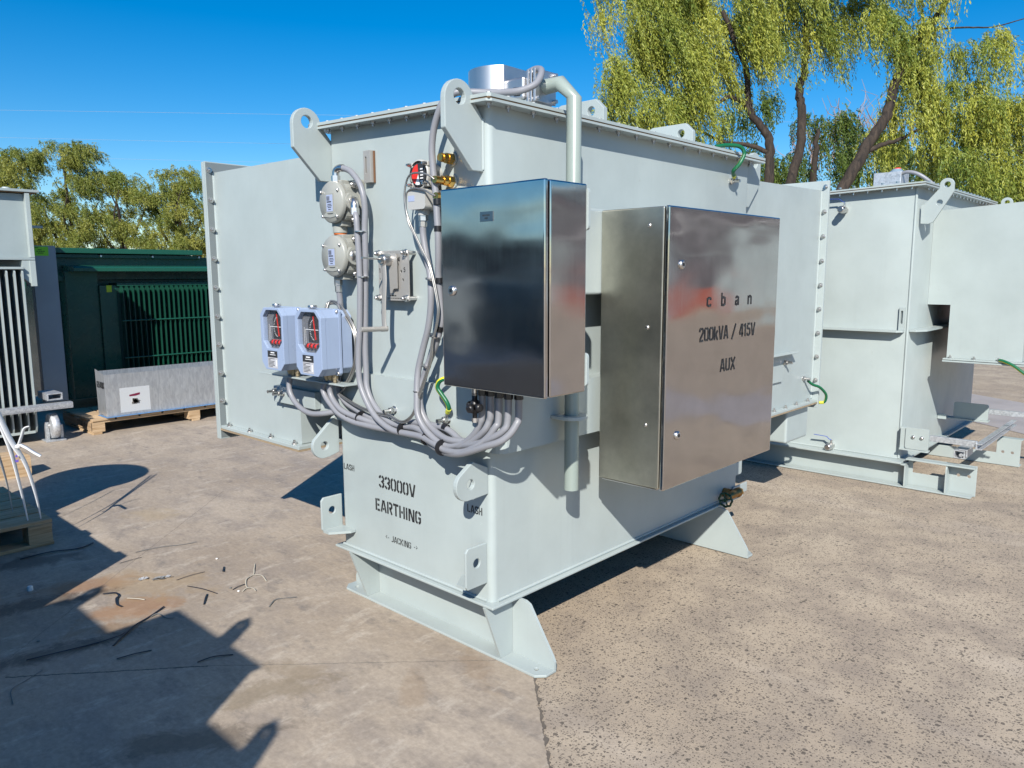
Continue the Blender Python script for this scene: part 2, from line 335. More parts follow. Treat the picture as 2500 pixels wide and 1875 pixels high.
# ================================================================== GROUND
def ground_sheet(name, poly, z, m, sub=None):
    me=bpy.data.meshes.new(name); me.from_pydata([(a,b,z) for a,b in poly],[],[tuple(range(len(poly)))]); me.update()
    o=link(name,me,m,None); o['kind']='structure'; o['label']=dict(yard='tan exposed aggregate concrete yard',slab='smooth stained grey concrete slab',strip='pale smooth concrete strip across the yard')[sub]; return o
def aggregate():
    m=mat('exposed_aggregate',(.35,.27,.2),.85); t=NT(m)
    big=t.noise(.55,6,.6); med=t.noise(3.2,6,.65); fine=t.noise(95,4,.7)
    c=t.mix(t.ramp(big,(.35,0.),(.66,1.)),(.33,.265,.195),(.42,.35,.265))
    c=t.mix(t.ramp(med,(.42,0.),(.62,1.)),c,(.275,.225,.175)); 
    pale=t.noise(1.0,5,.6,t.mapped((.25,1.6,1),(0,0,R(-38))))
    c=t.mix(t.math('MULTIPLY',t.ramp(pale,(.56,0.),(.72,1.)),.5),c,(.47,.40,.325))
    c=t.mix(t.ramp(fine,(.35,0.),(.7,1.)),c,t.mix(1.0,c,(1.22,1.2,1.18),'MULTIPLY'))
    wv=t.n.new('ShaderNodeVectorMath'); wv.operation='ADD'
    jn=t.n.new('ShaderNodeTexNoise'); jn.inputs['Scale'].default_value=40; t.l.new(t.tc(),jn.inputs[0])
    k=t.n.new('ShaderNodeVectorMath'); k.operation='SCALE'; k.inputs['Scale'].default_value=.016; t.l.new(jn.outputs['Color'],k.inputs[0])
    t.l.new(t.tc(),wv.inputs[0]); t.l.new(k.outputs[0],wv.inputs[1])
    hts=[]
    for sc,lo,hi,dens in ((40,.20,.30,.30),(74,.26,.32,.5),(125,.28,.3,.55)):
        d=t.vor(sc,wv.outputs[0]); rnd=t.vor(sc,wv.outputs[0],'F1','Color')
        sp=t.n.new('ShaderNodeSeparateColor'); t.l.new(rnd,sp.inputs[0])
        thr=t.math('MULTIPLY_ADD',sp.outputs[1],.22,lo-.06)
        msk=t.math('MULTIPLY',t.math('LESS_THAN',d,thr),t.math('LESS_THAN',sp.outputs[0],dens))
        c=t.mix(t.math('MULTIPLY',msk,.82),c,t.mix(sp.outputs[2],(.04,.034,.028),(.17,.14,.11))); hts.append(msk)
    cn=t.n.new('ShaderNodeTexNoise'); cn.inputs['Scale'].default_value=1.1; cn.inputs['Detail'].default_value=6; t.l.new(t.tc(),cn.inputs[0])
    ck=t.n.new('ShaderNodeVectorMath'); ck.operation='SCALE'; ck.inputs['Scale'].default_value=1.6; t.l.new(cn.outputs['Color'],ck.inputs[0])
    cv=t.n.new('ShaderNodeVectorMath'); cv.operation='ADD'; t.l.new(t.tc(),cv.inputs[0]); t.l.new(ck.outputs[0],cv.inputs[1])
    cr=t.vor(.36,cv.outputs[0],'DISTANCE_TO_EDGE')
    crk=t.math('MULTIPLY',t.math('LESS_THAN',cr,.0022),t.ramp(t.noise(.5,2),(.50,0.),(.6,1.)))
    c=t.mix(t.math('MULTIPLY',crk,.65),c,(.05,.04,.03))
    t.color(c); bp=t.bump(fine,.5,.004); t.bump(hts[0],.35,.004,bp); return m
J0=np.array([.2,.048]); JD=np.array([.725,-.688])
def slab_mat():
    m=mat('stained_smooth_concrete',(.33,.29,.25),.62); t=NT(m)
    big=t.noise(.8,6,.6,dist=.4); med=t.noise(2.4,7,.62,t.mapped((1,2.2,1),(0,0,R(42)))); fine=t.noise(55,5,.7)
    c=t.mix(t.ramp(big,(.36,0.),(.64,1.)),(.335,.27,.205),(.44,.365,.285))
    c=t.mix(t.math('MULTIPLY',t.ramp(med,(.46,0.),(.63,1.)),.7),c,(.30,.25,.205))
    sm=t.noise(5.5,6,.7,t.mapped((1,1.8,1),(0,0,R(40)),None)); c=t.mix(t.math('MULTIPLY',t.ramp(sm,(.55,0.),(.70,1.)),.7),c,(.19,.165,.145))
    pl=t.noise(4.1,6,.7,t.mapped((2.4,1,1),(0,0,R(52)))); c=t.mix(t.math('MULTIPLY',t.ramp(pl,(.54,0.),(.66,1.)),.65),c,(.50,.43,.35))
    gr=t.noise(17,7,.75,t.mapped((1,2.2,1),(0,0,R(40)))); c=t.mix(t.ramp(gr,(.36,0.),(.66,1.)),t.mix(1.0,c,(.88,.88,.88),'MULTIPLY'),t.mix(1.0,c,(1.09,1.09,1.09),'MULTIPLY'))
    c=t.mix(t.ramp(fine,(.3,0.),(.75,1.)),t.mix(1.0,c,(.84,.84,.84),'MULTIPLY'),t.mix(1.0,c,(1.12,1.12,1.12),'MULTIPLY'))
    sxyz=t.n.new('ShaderNodeSeparateXYZ'); t.l.new(t.tc(),sxyz.inputs[0]); gx,gy=sxyz.outputs[0],sxyz.outputs[1]
    nz=t.noise(5.5,8,.72,dist=.6)
    def blot(c,x,y,ra,rb,ang,col,amt,edge=.5):
        ca,sa=math.cos(R(ang)),math.sin(R(ang))
        dx=t.math('SUBTRACT',gx,x); dy=t.math('SUBTRACT',gy,y)
        a=t.math('DIVIDE',t.math('MULTIPLY_ADD',dx,ca,t.math('MULTIPLY',dy,sa)),ra); b=t.math('DIVIDE',t.math('MULTIPLY_ADD',dy,ca,t.math('MULTIPLY',dx,-sa)),rb)
        d=t.math('SQRT',t.math('ADD',t.math('MULTIPLY',a,a),t.math('MULTIPLY',b,b)))
        d=t.math('ADD',d,t.math('MULTIPLY_ADD',nz,3.2,-1.6))
        return t.mix(t.math('MULTIPLY',t.ramp(d,(1-edge,1.),(1.0,0.)),amt),c,col)
    for x,y,ra,rb,an,col,am in ((-2.2,-.85,.26,.12,60,(.26,.12,.045),.8),(-1.72,-.8,.24,.17,70,(.30,.15,.06),.85),(-1.95,-.6,.4,.22,40,(.34,.24,.13),.6),(-1.58,-.98,.2,.08,65,(.22,.13,.06),.7),
        (-2.15,-1.14,.38,.1,70,(.035,.026,.02),.85),(-1.52,-1.2,.42,.09,80,(.03,.025,.02),.85),(-2.82,-.95,.3,.13,70,(.07,.05,.035),.8),
        (-.52,-.72,.3,.1,70,(.19,.145,.085),.7),(-.55,-.56,.18,.1,20,(.22,.165,.10),.65),(-.44,-1.12,.34,.1,60,(.10,.075,.05),.8),(-.1,-.35,.2,.06,-40,(.25,.17,.10),.5),(-3.2,-.1,.25,.16,30,(.40,.30,.17),.5),(-.05,-.05,.25,.07,-30,(.28,.19,.11),.5)):
        c=blot(c,x,y,ra,rb,an,col,am*.72)
    # joint and cracks in the slab
    def crack(c,p,q,w,col,amt=.85):
        (x0,y0),(x1,y1)=p,q; L=math.hypot(x1-x0,y1-y0); ux,uy=(x1-x0)/L,(y1-y0)/L
        dx=t.math('SUBTRACT',gx,x0); dy=t.math('SUBTRACT',gy,y0)
        al=t.math('MULTIPLY_ADD',dx,ux,t.math('MULTIPLY',dy,uy)); ac=t.math('ABSOLUTE',t.math('ADD',t.math('MULTIPLY_ADD',dy,ux,t.math('MULTIPLY',dx,-uy)),t.math('MULTIPLY_ADD',t.noise(14,5,.7),.03,-.015)))
        mk=t.math('MULTIPLY',t.math('LESS_THAN',ac,w),t.math('MULTIPLY',t.math('GREATER_THAN',al,0),t.math('LESS_THAN',al,L)))
        return t.mix(t.math('MULTIPLY',mk,amt),c,col)
    c=crack(c,(-1.43,-1.43),(-.9,-.815),.004,(.035,.03,.026),.8); c=crack(c,(-.9,-.815),(.12,.2),.0022,(.10,.088,.075),.6); c=crack(c,(-3.4,.5),(-1.1,-1.9),.0025,(.12,.10,.085),.5)
    e0=J0-JD*6; e1=J0+JD*4; c=crack(c,tuple(e0),tuple(e1),.011,(.06,.05,.042),.75)
    t.color(c); t.rough(t.math('MULTIPLY_ADD',med,-.25,.78)); bp=t.bump(fine,.25,.002); t.bump(med,.2,.006,bp); return m
ground_sheet('yard_ground',[(-400,-400),(400,-400),(400,400),(-400,400)],0.0,aggregate(),'yard')
q0=J0-JD*30; q1=J0+JD*14; nn=np.array([-.688,-.725])
eg=[]
for k in range(420):
    t_=-2.6+5.2*k/419; eg.append(tuple(J0+JD*t_+nn*(.006*math.sin(k*.9)+RNG.normal()*.004+.02*max(0,RNG.random()-.93)*8)))
ground_sheet('concrete_slab',[tuple(q0),tuple(q0+nn*26),tuple(q1+nn*26),tuple(q1)]+eg[::-1],.004,slab_mat(),'slab')
pm=mat('pale_smooth_concrete',(.38,.34,.32),.6); _t=NT(pm); _t.color(_t.mix(_t.ramp(_t.noise(1.6,6,.65),(.3,0.),(.7,1.)),(.29,.26,.25),(.40,.36,.34)))
ground_sheet('concrete_path',[(-3,11.3),(-3.2,9.9),(6,3.2),(7,5.2)],.004,pm,'strip')
# ================================================================== MAIN TRANSFORMER
T=thing('transformer','large pale grey-green transformer with two stainless cabinets and 33000V EARTHING stencilled on its end','transformer')
def shear(mb): mb.v=[(x,y,z-.034*x) for x,y,z in mb.v]; return mb
def top_shear(mb): mb.v=[(x,y,z-(.034*x if z>2.2 else 0)) for x,y,z in mb.v]; return mb
tank=MB().prism(rrect(-1.07,0,0,2.17,.03),FT(0,0,0),.285,.95,True).build('lower_tank',P_MAIN,T)
u=top_shear(MB().prism(rrect(-1.07,0,0,2.17,.026),FT(0,0,0),1.17,2.288,True)).build('upper_tank',P_MAIN,T)
MB().prism(rrect(-1.08,.085,-.03,2.2,.05),FT(0,0,0),.94,1.19).build('tank_belt',P_MAIN,T,.02,3)
MB().box(-1.10,.03,-.03,2.20,.273,.2845).build('base_plate',P_MAIN,T,.003)
wb=MB()
for p in ([(-1.065,-.0,.29),(-.03,-.0,.29)],[(0,.03,.29),(0,2.14,.29)],[(-.05,-.001,.945),(-1.05,-.001,.945)]): wb.tube(p,.0075,8)
for k in range(1): wb.tube([(-.03,-.002,2.05),(-.03,-.002,2.24)],.006,6); wb.tube([(-1.08,-.002,2.09),(-1.08,-.002,2.28)],.006,6)
wb.build('weld_bead',P_MAIN,T)
fl=shear(MB().prism([(-1.137,-.067),(.05,-.067),(.067,-.05),(.067,2.237),(-1.137,2.237)],FT(0,0,0),2.288,2.2975)).build('tank_rim',P_MAIN,T,.0015)
shear(MB().box(-1.133,.0635,-.0635,2.233,2.2975,2.3035)).build('rim_gasket',GASK,T)
lid=shear(MB().prism([(-1.137,-.067),(.055,-.067),(.067,-.055),(.067,2.237),(-1.137,2.237)],FT(0,0,0),2.3035,2.3165)).build('tank_lid',P_MAIN,T,.0015)
b=MB(); b.cyl((0,0,2.3165),(0,0,2.318),.0125,14); b.hexa((0,0,2.318),(0,0,2.3255),.0095); b.cyl((0,0,2.288),(0,0,2.286),.013,14); b.hexa((0,0,2.286),(0,0,2.277),.0105); b.cyl((0,0,2.267),(0,0,2.32),.005,8)
bm_=b.mesh('bolt')
BOLTM=mat('dull_bolt_steel',(.40,.40,.40),.45,.7)
copies('bolt',bm_,BOLTM,lid,[(.036,y,-.034*.036) for y in [-.036,.07]+[.216+.1455*k for k in range(14)]]+[(x,-.037,-.034*x) for x in [-.098-.115*k for k in range(9)]])
# lifting lugs
def arc(cx,cy,r,a0,a1,n=12): return [(cx+r*math.cos(R(a0+(a1-a0)*k/n)),cy+r*math.sin(R(a0+(a1-a0)*k/n))) for k in range(n+1)]
LUG=[(-.02,2.043),(.058,2.043),(.197,2.186)]+arc(.122,2.292,.075,0,165)+[(.052,2.302),(-.004,2.235),(-.02,2.235)]
def lug(x,dz,y0=0,dr=-1):
    fr=(Vector((x,y0,dz)),Y*dr,Z,X)
    return MB().plate(LUG,[circ(.122,2.305,.029)],fr,-.026,0).build('lifting_lug',P_MAIN,T,.003,2,True)
lug(-.03,0); lug(-1.06,.045); lug(-.022,-.004,2.17,1); lug(-1.06,.04,2.17,1)
for y in (.8,1.6): MB().plate([(-.42,2.33),(-.05,2.33),(-.05,2.405),(-.095,2.449),(-.30,2.449),(-.42,2.41)],[circ(-.122,2.398,.022)],FE(0,y,0),-.03,0).build('lid_lug',P_MAIN,lid,.002,2,True)
# lashing lugs
LR=[(0,.756),(.085,.751)]+arc(.115,.813,.063,-100,45)+[(.1,.897),(.085,.906),(.0,.868)]
LL=[(0,.768),(.06,.752)]+arc(.09,.812,.063,-105,35)+[(.025,.95),(.008,.956),(0,.94)]
MB().plate(LR,[circ(.1,.816,.021)],(Vector((-.02,0,0)),-Y,Z,X),-.022,0).build('lash_lug',P_MAIN,T,.003,2,True)
MB().plate(LL,[circ(.085,.812,.021)],(Vector((-1.075,0,0)),-Y,Z,X),-.022,0).build('lash_lug',P_MAIN,T,.003,2,True)
# jacking brackets
for x0,sg in ((-1.07,1),(-.03,-1)):
    jb=MB(); dz=0 if sg>0 else -.006
    jb.plate([(0,.375+dz),(.112,.375+dz),(.122,.39+dz),(.122,.535+dz),(.108,.551+dz),(0,.551+dz)],[circ(.06,.478+dz,.0195)],(Vector((x0,0,0)),-Y,Z,X),-.012,0)
    jb.prism([(0,0),(0,-.118),(sg*.05,-.118),(sg*.112,-.03),(sg*.112,0)][::sg],FT(x0+(0 if sg>0 else -.012),0,0),.375+dz,.387+dz)
    jb.build('jacking_bracket',P_MAIN,T,.003,2,True)
jb=MB().plate([(0,.39),(.11,.39),(.12,.40),(.12,.55),(.108,.56),(0,.56)],[circ(.06,.49,.0195)],(Vector((-.03,2.17,0)),Y,Z,X),-.012,0); jb.build('jacking_bracket',P_MAIN,T,.003,2,True)
MB().box(0.002,.012,2.10,2.285,.286,.345).build('drain_tab',P_MAIN,T,.003)
# feet
def foot(yf,yw,sgn):
    y0,y1=sorted((yf,yw+sgn*.012)); c=.035
    pts=[(-1.168+c,yf),(.223-c,yf),(.223,yf+sgn*c),(.223,yw+sgn*.012),(-1.168,yw+sgn*.012),(-1.168,yf+sgn*c)]
    f=MB().prism([(-1.168,.016),(.223,.016),(.223,.05),(.213,.07),(.085,.262),(.06,.2725),(-1.01,.2725),(-1.03,.262),(-1.158,.07),(-1.168,.05)],FE(0,yw,0),-.012 if sgn>0 else 0,0 if sgn>0 else .012).build('skid_foot',P_MAIN,T,.002,2,True)
    MB().plate(pts[::1] if sgn>0 else pts[::-1],[circ(.16,yf+sgn*.045,.011),circ(-1.1,yf+sgn*.045,.011)],FT(0,0,0),.0045,.016).build('sole_plate',P_MAIN,f,.002,2,True)
    for x in (-.025,-.974):
        q=[(yf+sgn*.011,.0165),(yw-sgn*.001,.0165),(yw-sgn*.001,.2725),(yf-sgn*.085,.2725)]
        MB().prism(q,FS(x,0,0),0,.012).build('gusset',P_MAIN,f,.0015,2,True)
    return f
foot(.05,.137,1); foot(1.985,1.897,-1)
# ---- left cable box
CB=MB().prism([(-2.335,.735),(-1.49,.735),(-1.49,.94),(-1.07,.94),(-1.07,2.237),(-2.335,2.25)],FE(0,.04,0),-1.45,0).build('cable_box',P_MAIN,T,.006,2,True)
MB().tube([(-2.334,.041,.74),(-2.334,.041,2.25)],.010,8).build('weld_bead',P_MAIN,CB)
MB().box(-2.357,-2.335,-.010,1.56,.65,2.312).build('end_flange',P_MAIN,CB,.002)
MB().box(-2.3345,-2.333,-.006,1.5,.66,2.306).build('flange_face_sheet',mat('dark_flange_sheet',(.17,.195,.20),.55),CB)  # thin sheet added over the flange face to give it a darker tone
MB().box(-2.382,-2.359,-.010,1.56,.65,2.312).build('cover_plate',P_MAIN,CB,.002)
bx=MB(); bx.cyl((0,0,0),(.003,0,0),.0165,14); bx.hexa((.003,0,0),(.014,0,0),.0135); bx.cyl((.014,0,0),(.026,0,0),.007,10); bxm=bx.mesh('bolt')
copies('bolt',bxm,SSB,CB,[(-2.333,.014,2.262-.172*k) for k in range(10)])
MB().box(-2.335,-1.452,-.004,1.48,.716,.7345).build('bottom_flange',P_MAIN,CB,.002)
MB().box(-2.335,-1.448,-.008,1.48,.706,.716).build('bottom_gasket',wood('ply_cover',(.22,.16,.10),(.42,.33,.22)),CB)
bz=MB(); bz.cyl((0,0,0),(0,0,.003),.016,14); bz.hexa((0,0,.003),(0,0,.013),.0125); bz.cyl((0,0,.013),(0,0,.024),.0065,8); bzm=bz.mesh('bolt')
copies('bolt',bzm,SSB,CB,[(x,.018,.7345) for x in (-2.27,-2.02,-1.78,-1.53)])
gb=MB(); gb.box(-1.617,-.84,-.125,.04,1.133,1.141); gb.box(-1.617,-.84,.030,.0395,1.06,1.133); gb.build('gauge_shelf',P_MAIN,T,.002)
MB().box(-1.70,-1.29,.004,.0395,.955,1.045).build('earth_bar',P_MAIN,CB,.002)
sb=MB(); sb.cyl((0,0,0),(0,-.003,0),.019,14); sb.hexa((0,-.003,0),(0,-.017,0),.0155); sb.hexa((0,-.019,0),(0,-.03,0),.0145); sb.cyl((0,-.03,0),(0,-.062,0),.009,10); sbm=sb.mesh('stud')
copies('stud',sbm,SSB,CB,[(-1.655,.004,1.02),(-1.60,.004,1.012)])
# ---- right cable box
CR=MB().prism([(2.17,.94),(2.62,.94),(2.62,.73),(3.40,.73),(3.40,2.225),(2.17,2.205)],FS(-.05,0,0),-1.0,0).build('cable_box',P_MAIN,T,.006,2,True)
MB().box(-1.08,0.0,3.40,3.423,.67,2.292).build('end_flange',P_MAIN,CR,.002)
MB().tube([(-.051,3.399,.74),(-.051,3.399,2.22)],.010,8).build('weld_bead',P_MAIN,CR)
by=MB(); by.cyl((0,0,0),(0,-.003,0),.0165,14); by.hexa((0,-.003,0),(0,-.014,0),.0135); by.cyl((0,-.014,0),(0,-.026,0),.007,10); bym=by.mesh('bolt')
copies('bolt',bym,SSB,CR,[(-.024,3.40,2.25-.172*k) for k in range(9)])
MB().box(-1.05,-.006,2.60,3.40,.712,.7295).build('bottom_flange',P_MAIN,CR,.002)
MB().box(-1.05,-.004,2.60,3.40,.703,.712).build('bottom_gasket',bpy.data.materials['ply_cover'],CR)
copies('bolt',bzm,SSB,CR,[(-.026,y,.7295) for y in (2.72,2.9,3.08,3.28)])
sh=MB(); sh.box(-.05,.012,2.56,3.0,1.107,1.114); sh.box(-.0495,-.044,2.56,3.0,1.04,1.107); sh.build('shelf_bracket',P_MAIN,CR,.002); MB().box(-.0495,-.035,2.56,2.85,.92,1.03).build('earth_bar',P_MAIN,CR,.002)
sx=MB(); sx.cyl((0,0,0),(.003,0,0),.019,14); sx.hexa((.003,0,0),(.017,0,0),.0155); sx.cyl((.017,0,0),(.05,0,0),.009,10); sxm=sx.mesh('stud')
copies('stud',sxm,SSB,CR,[(-.044,2.90,1.045),(-.05,3.235,.90)])
MB().box(-.25,-.05,2.99,3.357,.46,.70).build('bottom_duct',P_MAIN,CR,.015,3)
# ---- lettering
mk=MB()
lettering('33000V',FE(-.757,0,.645),.060,.270,mb=mk); lettering('EARTHING',FE(-.789,0,.526),.059,.337,mb=mk)
lettering('<-',FE(-.716,0,.396),.026,.028,.11,mb=mk); lettering('JACKING',FE(-.673,0,.393),.0305,.147,.16,mb=mk); lettering('->',FE(-.508,0,.396),.026,.028,.11,mb=mk)
lettering('LASH',FE(-1.042,0,.686),.030,.088,.17,mb=mk); lettering('LASH',FE(-.146,0,.655),.033,.090,.17,mb=mk)
mk.build('stencil_lettering',TXT,tank)
# ---- cabinets
def cabinet_a():
    K=MB().box(-.03,.475,-.197,.0,1.232,1.957).build('control_cabinet',SS,T,.006,3)
    MB().box(-.018,.463,-.2065,-.195,1.244,1.945).build('door_seal',BLK,K)
    MB().box(-.031,.476,-.226,-.206,1.231,1.958).build('door',SS,K,.006,3)
    lk=MB(); lk.lathe((.028,-.226,1.590),(0,-1,0),[(0,.019),(.006,.0185),(.010,.013)],24); lk.build('lock',SSB,K); MB().box(.022,.034,-.2365,-.2355,1.584,1.596).build('lock_insert',BLK,K)
    MB().box(.178,.242,-.2285,-.226,1.832,1.866).build('nameplate',steel('nameplate_metal',(.42,.42,.42),.3,.05),K)
    m=MB()
    for z,a,c in ((1.853,.192,.228),(1.843,.202,.218)):
        for k in range(7 if z>1.85 else 3): m.box(a+k*(c-a)/(7 if z>1.85 else 3),a+(k+.62)*(c-a)/(7 if z>1.85 else 3),-.2290,-.2286,z-.003,z+.003)
    m.build('nameplate_marks',TXT,K)
    pr=MB()
    for z0,z1 in ((1.25,1.37),(1.80,1.945)): pr.prism(rrect(.10,.480,z0,z1,.015,3),FE(0,.014,0),0,.012)
    pr.box(.0855,.2,.03,.2,1.25,1.262); pr.box(0.002,.2,.03,.2,1.9,1.912); pr.build('mounting_plate',P_MAIN,T,.002,2,True)
    return K
cabinet_a()
def cabinet_b():
    K=MB().box(.13,.441,.552,1.578,.744,1.918).build('auxiliary_cabinet',SS2,T,.006,3)
    MB().box(.439,.4475,.566,1.566,.758,1.906).build('door_seal',BLK,K)
    MB().box(.447,.466,.55,1.58,.742,1.92).build('door',SS,K,.006,3)
    MB().box(.15,.43,.5525,1.5,.7395,.7435).build('gland_plate',SSB,K)
    for z in (1.686,.967):
        lk=MB(); lk.lathe((.466,.652,z),(1,0,0),[(0,.019),(.006,.0185),(.010,.013)],24); lk.build('lock',SSB,K); MB().box(.4765,.4775,.646,.658,z-.006,z+.006).build('lock_insert',BLK,K)
    sc=MB().lathe((0,0,0),(0,-1,0),[(0,.0095),(.003,.0085),(.005,.004)],16).mesh('screw')
    copies('screw',sc,SSB,K,[(.372,.552,z) for z in (1.844,1.428,1.014)])
    m=MB(); f=lambda y,z: FS(.4662,y,z)
    for ch,y,z in (('c',.870,1.503),('b',1.000,1.503),('a',1.130,1.503),('n',1.258,1.503)): lettering(ch,f(y,z),.060,.042,.17,mb=m)
    lettering('200kVA / 415V',f(.813,1.353),.062,.535,.165,mb=m); lettering('AUX',f(1.010,1.204),.059,.147,.17,mb=m)
    m.build('stencil_lettering',TXT,K)
    MB().box(.001,.129,.20,1.56,1.56,1.925).build('mounting_box',P_MAIN,T,.012,3)
    MB().box(.0855,.129,.75,1.4,.99,1.15).build('mounting_box',P_MAIN,T,.006,2)
cabinet_b()
# ---- relief device and drain pipe
def dome(cx,cy,r,x1,hw): return [(cx+r*math.cos(R(a)),cy+r*math.sin(R(a))) for a in range(40,321,8)]+[(x1,cy-hw),(x1,cy+hw)]
sh_=MB(); sh_.prism(dome(-.262,.338,.138,-.155,.09),FT(0,0,0),2.345,2.508,True); PR=sh_.build('pressure_relief_device',SS3,T,.006,3,True)
MB().box(-.2,-.055,.258,.418,2.36,2.448).build('outlet_housing',SS3,PR,.01,3)
MB().box(-.235,-.06,.275,.40,2.325,2.362).build('pedestal',P_SLATE,PR,.004)
o1=MB(); 
for x in (-.053,-.036,-.016): o1.box(x,x+.013,.272,.404,2.345,2.475)
for y in (.285,.391):
    for z in (2.358,2.462): o1.hexa((-.055,y,z),(.012,y,z),.009)
o1.build('outlet_flange',SS3,PR,.003)
MB().cyl((-.28,.30,2.508),(-.28,.30,2.526),.006,8).build('vent_pin',SSB,PR)
pp=MB(); pp.tube([(-.003,.338,2.41),(.075,.338,2.41),(.145,.338,2.345),(.145,.338,.735)],.0305,24)
me_p=pp; pp.build('drain_pipe',P_PIPE,T)
rg=MB().plate([(.085,.27),(.15,.27)]+arc(.145,.338,.068,-80,80,10)+[(.15,.406),(.085,.406)],[circ(.145,.338,.0325,20)],FT(0,0,0),1.045,1.06); rg.build('pipe_ring',P_MAIN,T,.002,2,True)
# ------------------------------------------------------------------ instruments on the end wall
def relay(z, ports, lower):
    B=MB(); x=-.905
    B.prism(rrect(x-.085,x+.112,z-.1,z+.1,.012,3),FE(0,0,0),.002,.026); B.prism(rrect(x-.05,x+.075,z-.082,z+.082,.03,4),FE(0,-.02,0),0,.06)
    B.lathe((x,-.03,z),(0,-1,0),[(0,.078),(.02,.074),(.05,.078),(.062,.092)],32)
    B.box(x-.045,x+.045,-.085,-.03,z+.06,z+.098); B.box(x-.04,x+.04,-.085,-.03,z-.108,z-.06)
    B.lathe((x+.05,-.06,z),(1,0,0),[(0,.045),(.035,.040),(.05,.040)],20)
    D=B.build('oil_relay',P_CAST,T,.003,2)
    C=MB(); C.lathe((x,-.093,z),(0,-1,0),[(0,.0945),(.014,.0945),(.022,.088),(.0225,.0)],36,True,False); C.build('cover',P_CAST,D)
    C=MB(); C.prism([(x-.028,z-.05),(x+.028,z-.05),(x+.028,z+.038),(x-.028,z+.038)],FE(0,-.1155,0),0,.004); C.build('label_frame',P_CAST,D,.001)
    MB().box(x-.0245,x+.0245,-.1205,-.1195,z-.042,z+.032).build('label_plate',LBLUE,D)
    M_=MB()
    for k in range(3): M_.box(x-.020+k*.008,x-.0155+k*.008,-.1212,-.1206,z+.006,z+.026)
    M_.box(x-.020,x+.014,-.1212,-.1206,z-.002,z+.003)
    for zz,w in ((-.012,.030),(-.019,.036),(-.026,.026),(-.035,.02)): M_.box(x-w/2,x+w/2,-.1211,-.1206,z+zz,z+zz+.003)
    M_.build('label_marks',TXT,D)
    N=MB()
    for dx,dz in ((-.07,.048),(.062,.05),(-.062,-.062),(.052,-.066)): N.lathe((x+dx,-.112,z+dz),(0,-1,0),[(0,.008),(.008,.0075),(.011,.004)],12)
    N.build('cover_screw',SSB,D)
    N=MB(); q=[(x-.065,z-.052),(x-.045,z-.046)]+[(x+.04*math.cos(R(a)),z-.048+.012*math.sin(R(a))) for a in range(180,361,30)]+[(x+.045,z-.046),(x+.062,z-.058),(x+.03,z-.088),(x-.03,z-.088)]
    N=MB(); N.prism([(x-.058,z-.062),(x-.032,z-.045),(x-.015,z-.056),(x+.015,z-.057),(x+.034,z-.046),(x+.055,z-.064),(x+.03,z-.055-.012),(x+.0,z-.07),(x-.03,z-.066)],FE(0,-.1158,0),0,.0025); N.build('cover_recess',P_CAST,D)
    for dx,dz in ((.09,.076),(.09,-.08)):
        n=MB(); n.cyl((x+dx,-.03,z+dz),(x+dx,-.034,z+dz),.019,14); n.hexa((x+dx,-.034,z+dz),(x+dx,-.05,z+dz),.0155); n.lathe((x+dx,-.05,z+dz),(0,-1,0),[(0,.0125),(.012,.010),(.017,.004)],14); n.build('bolt',SSB,D)
    if lower:
        MB().lathe((x+.098,-.06,z),(1,0,0),[(0,.030),(.004,.026),(.010,.018),(.012,0)],18,True,False).build('port_plug',SSB,D)
    return D
d1=relay(1.978,0,False); d2=relay(1.735,0,True)
MB().cyl((-.915,-.06,1.842),(-.915,-.06,1.872),.034,18).build('pipe_nipple',P_CAST,d1); MB().cyl((-.915,-.06,1.834),(-.915,-.06,1.841),.03,18).build('seal_ring',ORANGE,d2)
e=MB(); e.hexa((-.892,-.09,2.06),(-.892,-.09,2.095),.021); e.tube(smooth([(-.892,-.09,2.09),(-.890,-.089,2.115),(-.872,-.085,2.127),(-.845,-.08,2.126)],5),.0165,12); e.build('conduit_elbow',SSB,d1)
e=MB(); e.hexa((-.808,-.062,1.978),(-.795,-.064,1.978),.024); e.tube(smooth([(-.80,-.064,1.978),(-.785,-.07,1.977),(-.772,-.077,1.962),(-.769,-.08,1.94)],5),.019,12); e.hexa((-.769,-.08,1.945),(-.768,-.081,1.915),.021); e.build('conduit_elbow',SSB,d1)
e=MB(); e.hexa((-.945,-.06,1.635),(-.945,-.06,1.60),.02); e.hexa((-.945,-.06,1.598),(-.945,-.06,1.57),.017); e.build('conduit_gland',SSB,d2)
# slotted bracket
MB().plate([(-.769,2.058),(-.718,2.058),(-.718,2.198),(-.769,2.198)],[rrect(-.757,-.746,2.098,2.172,.005,3)],FE(0,-.007,0),0,.018).build('slotted_bracket',PLATE,T,.0015,2,True)
MB().box(-.7172,-.712,-.009,-.001,2.057,2.196).build('bracket_backing',mat('rust_brown_edge',(.16,.075,.035),.8),T,.001)
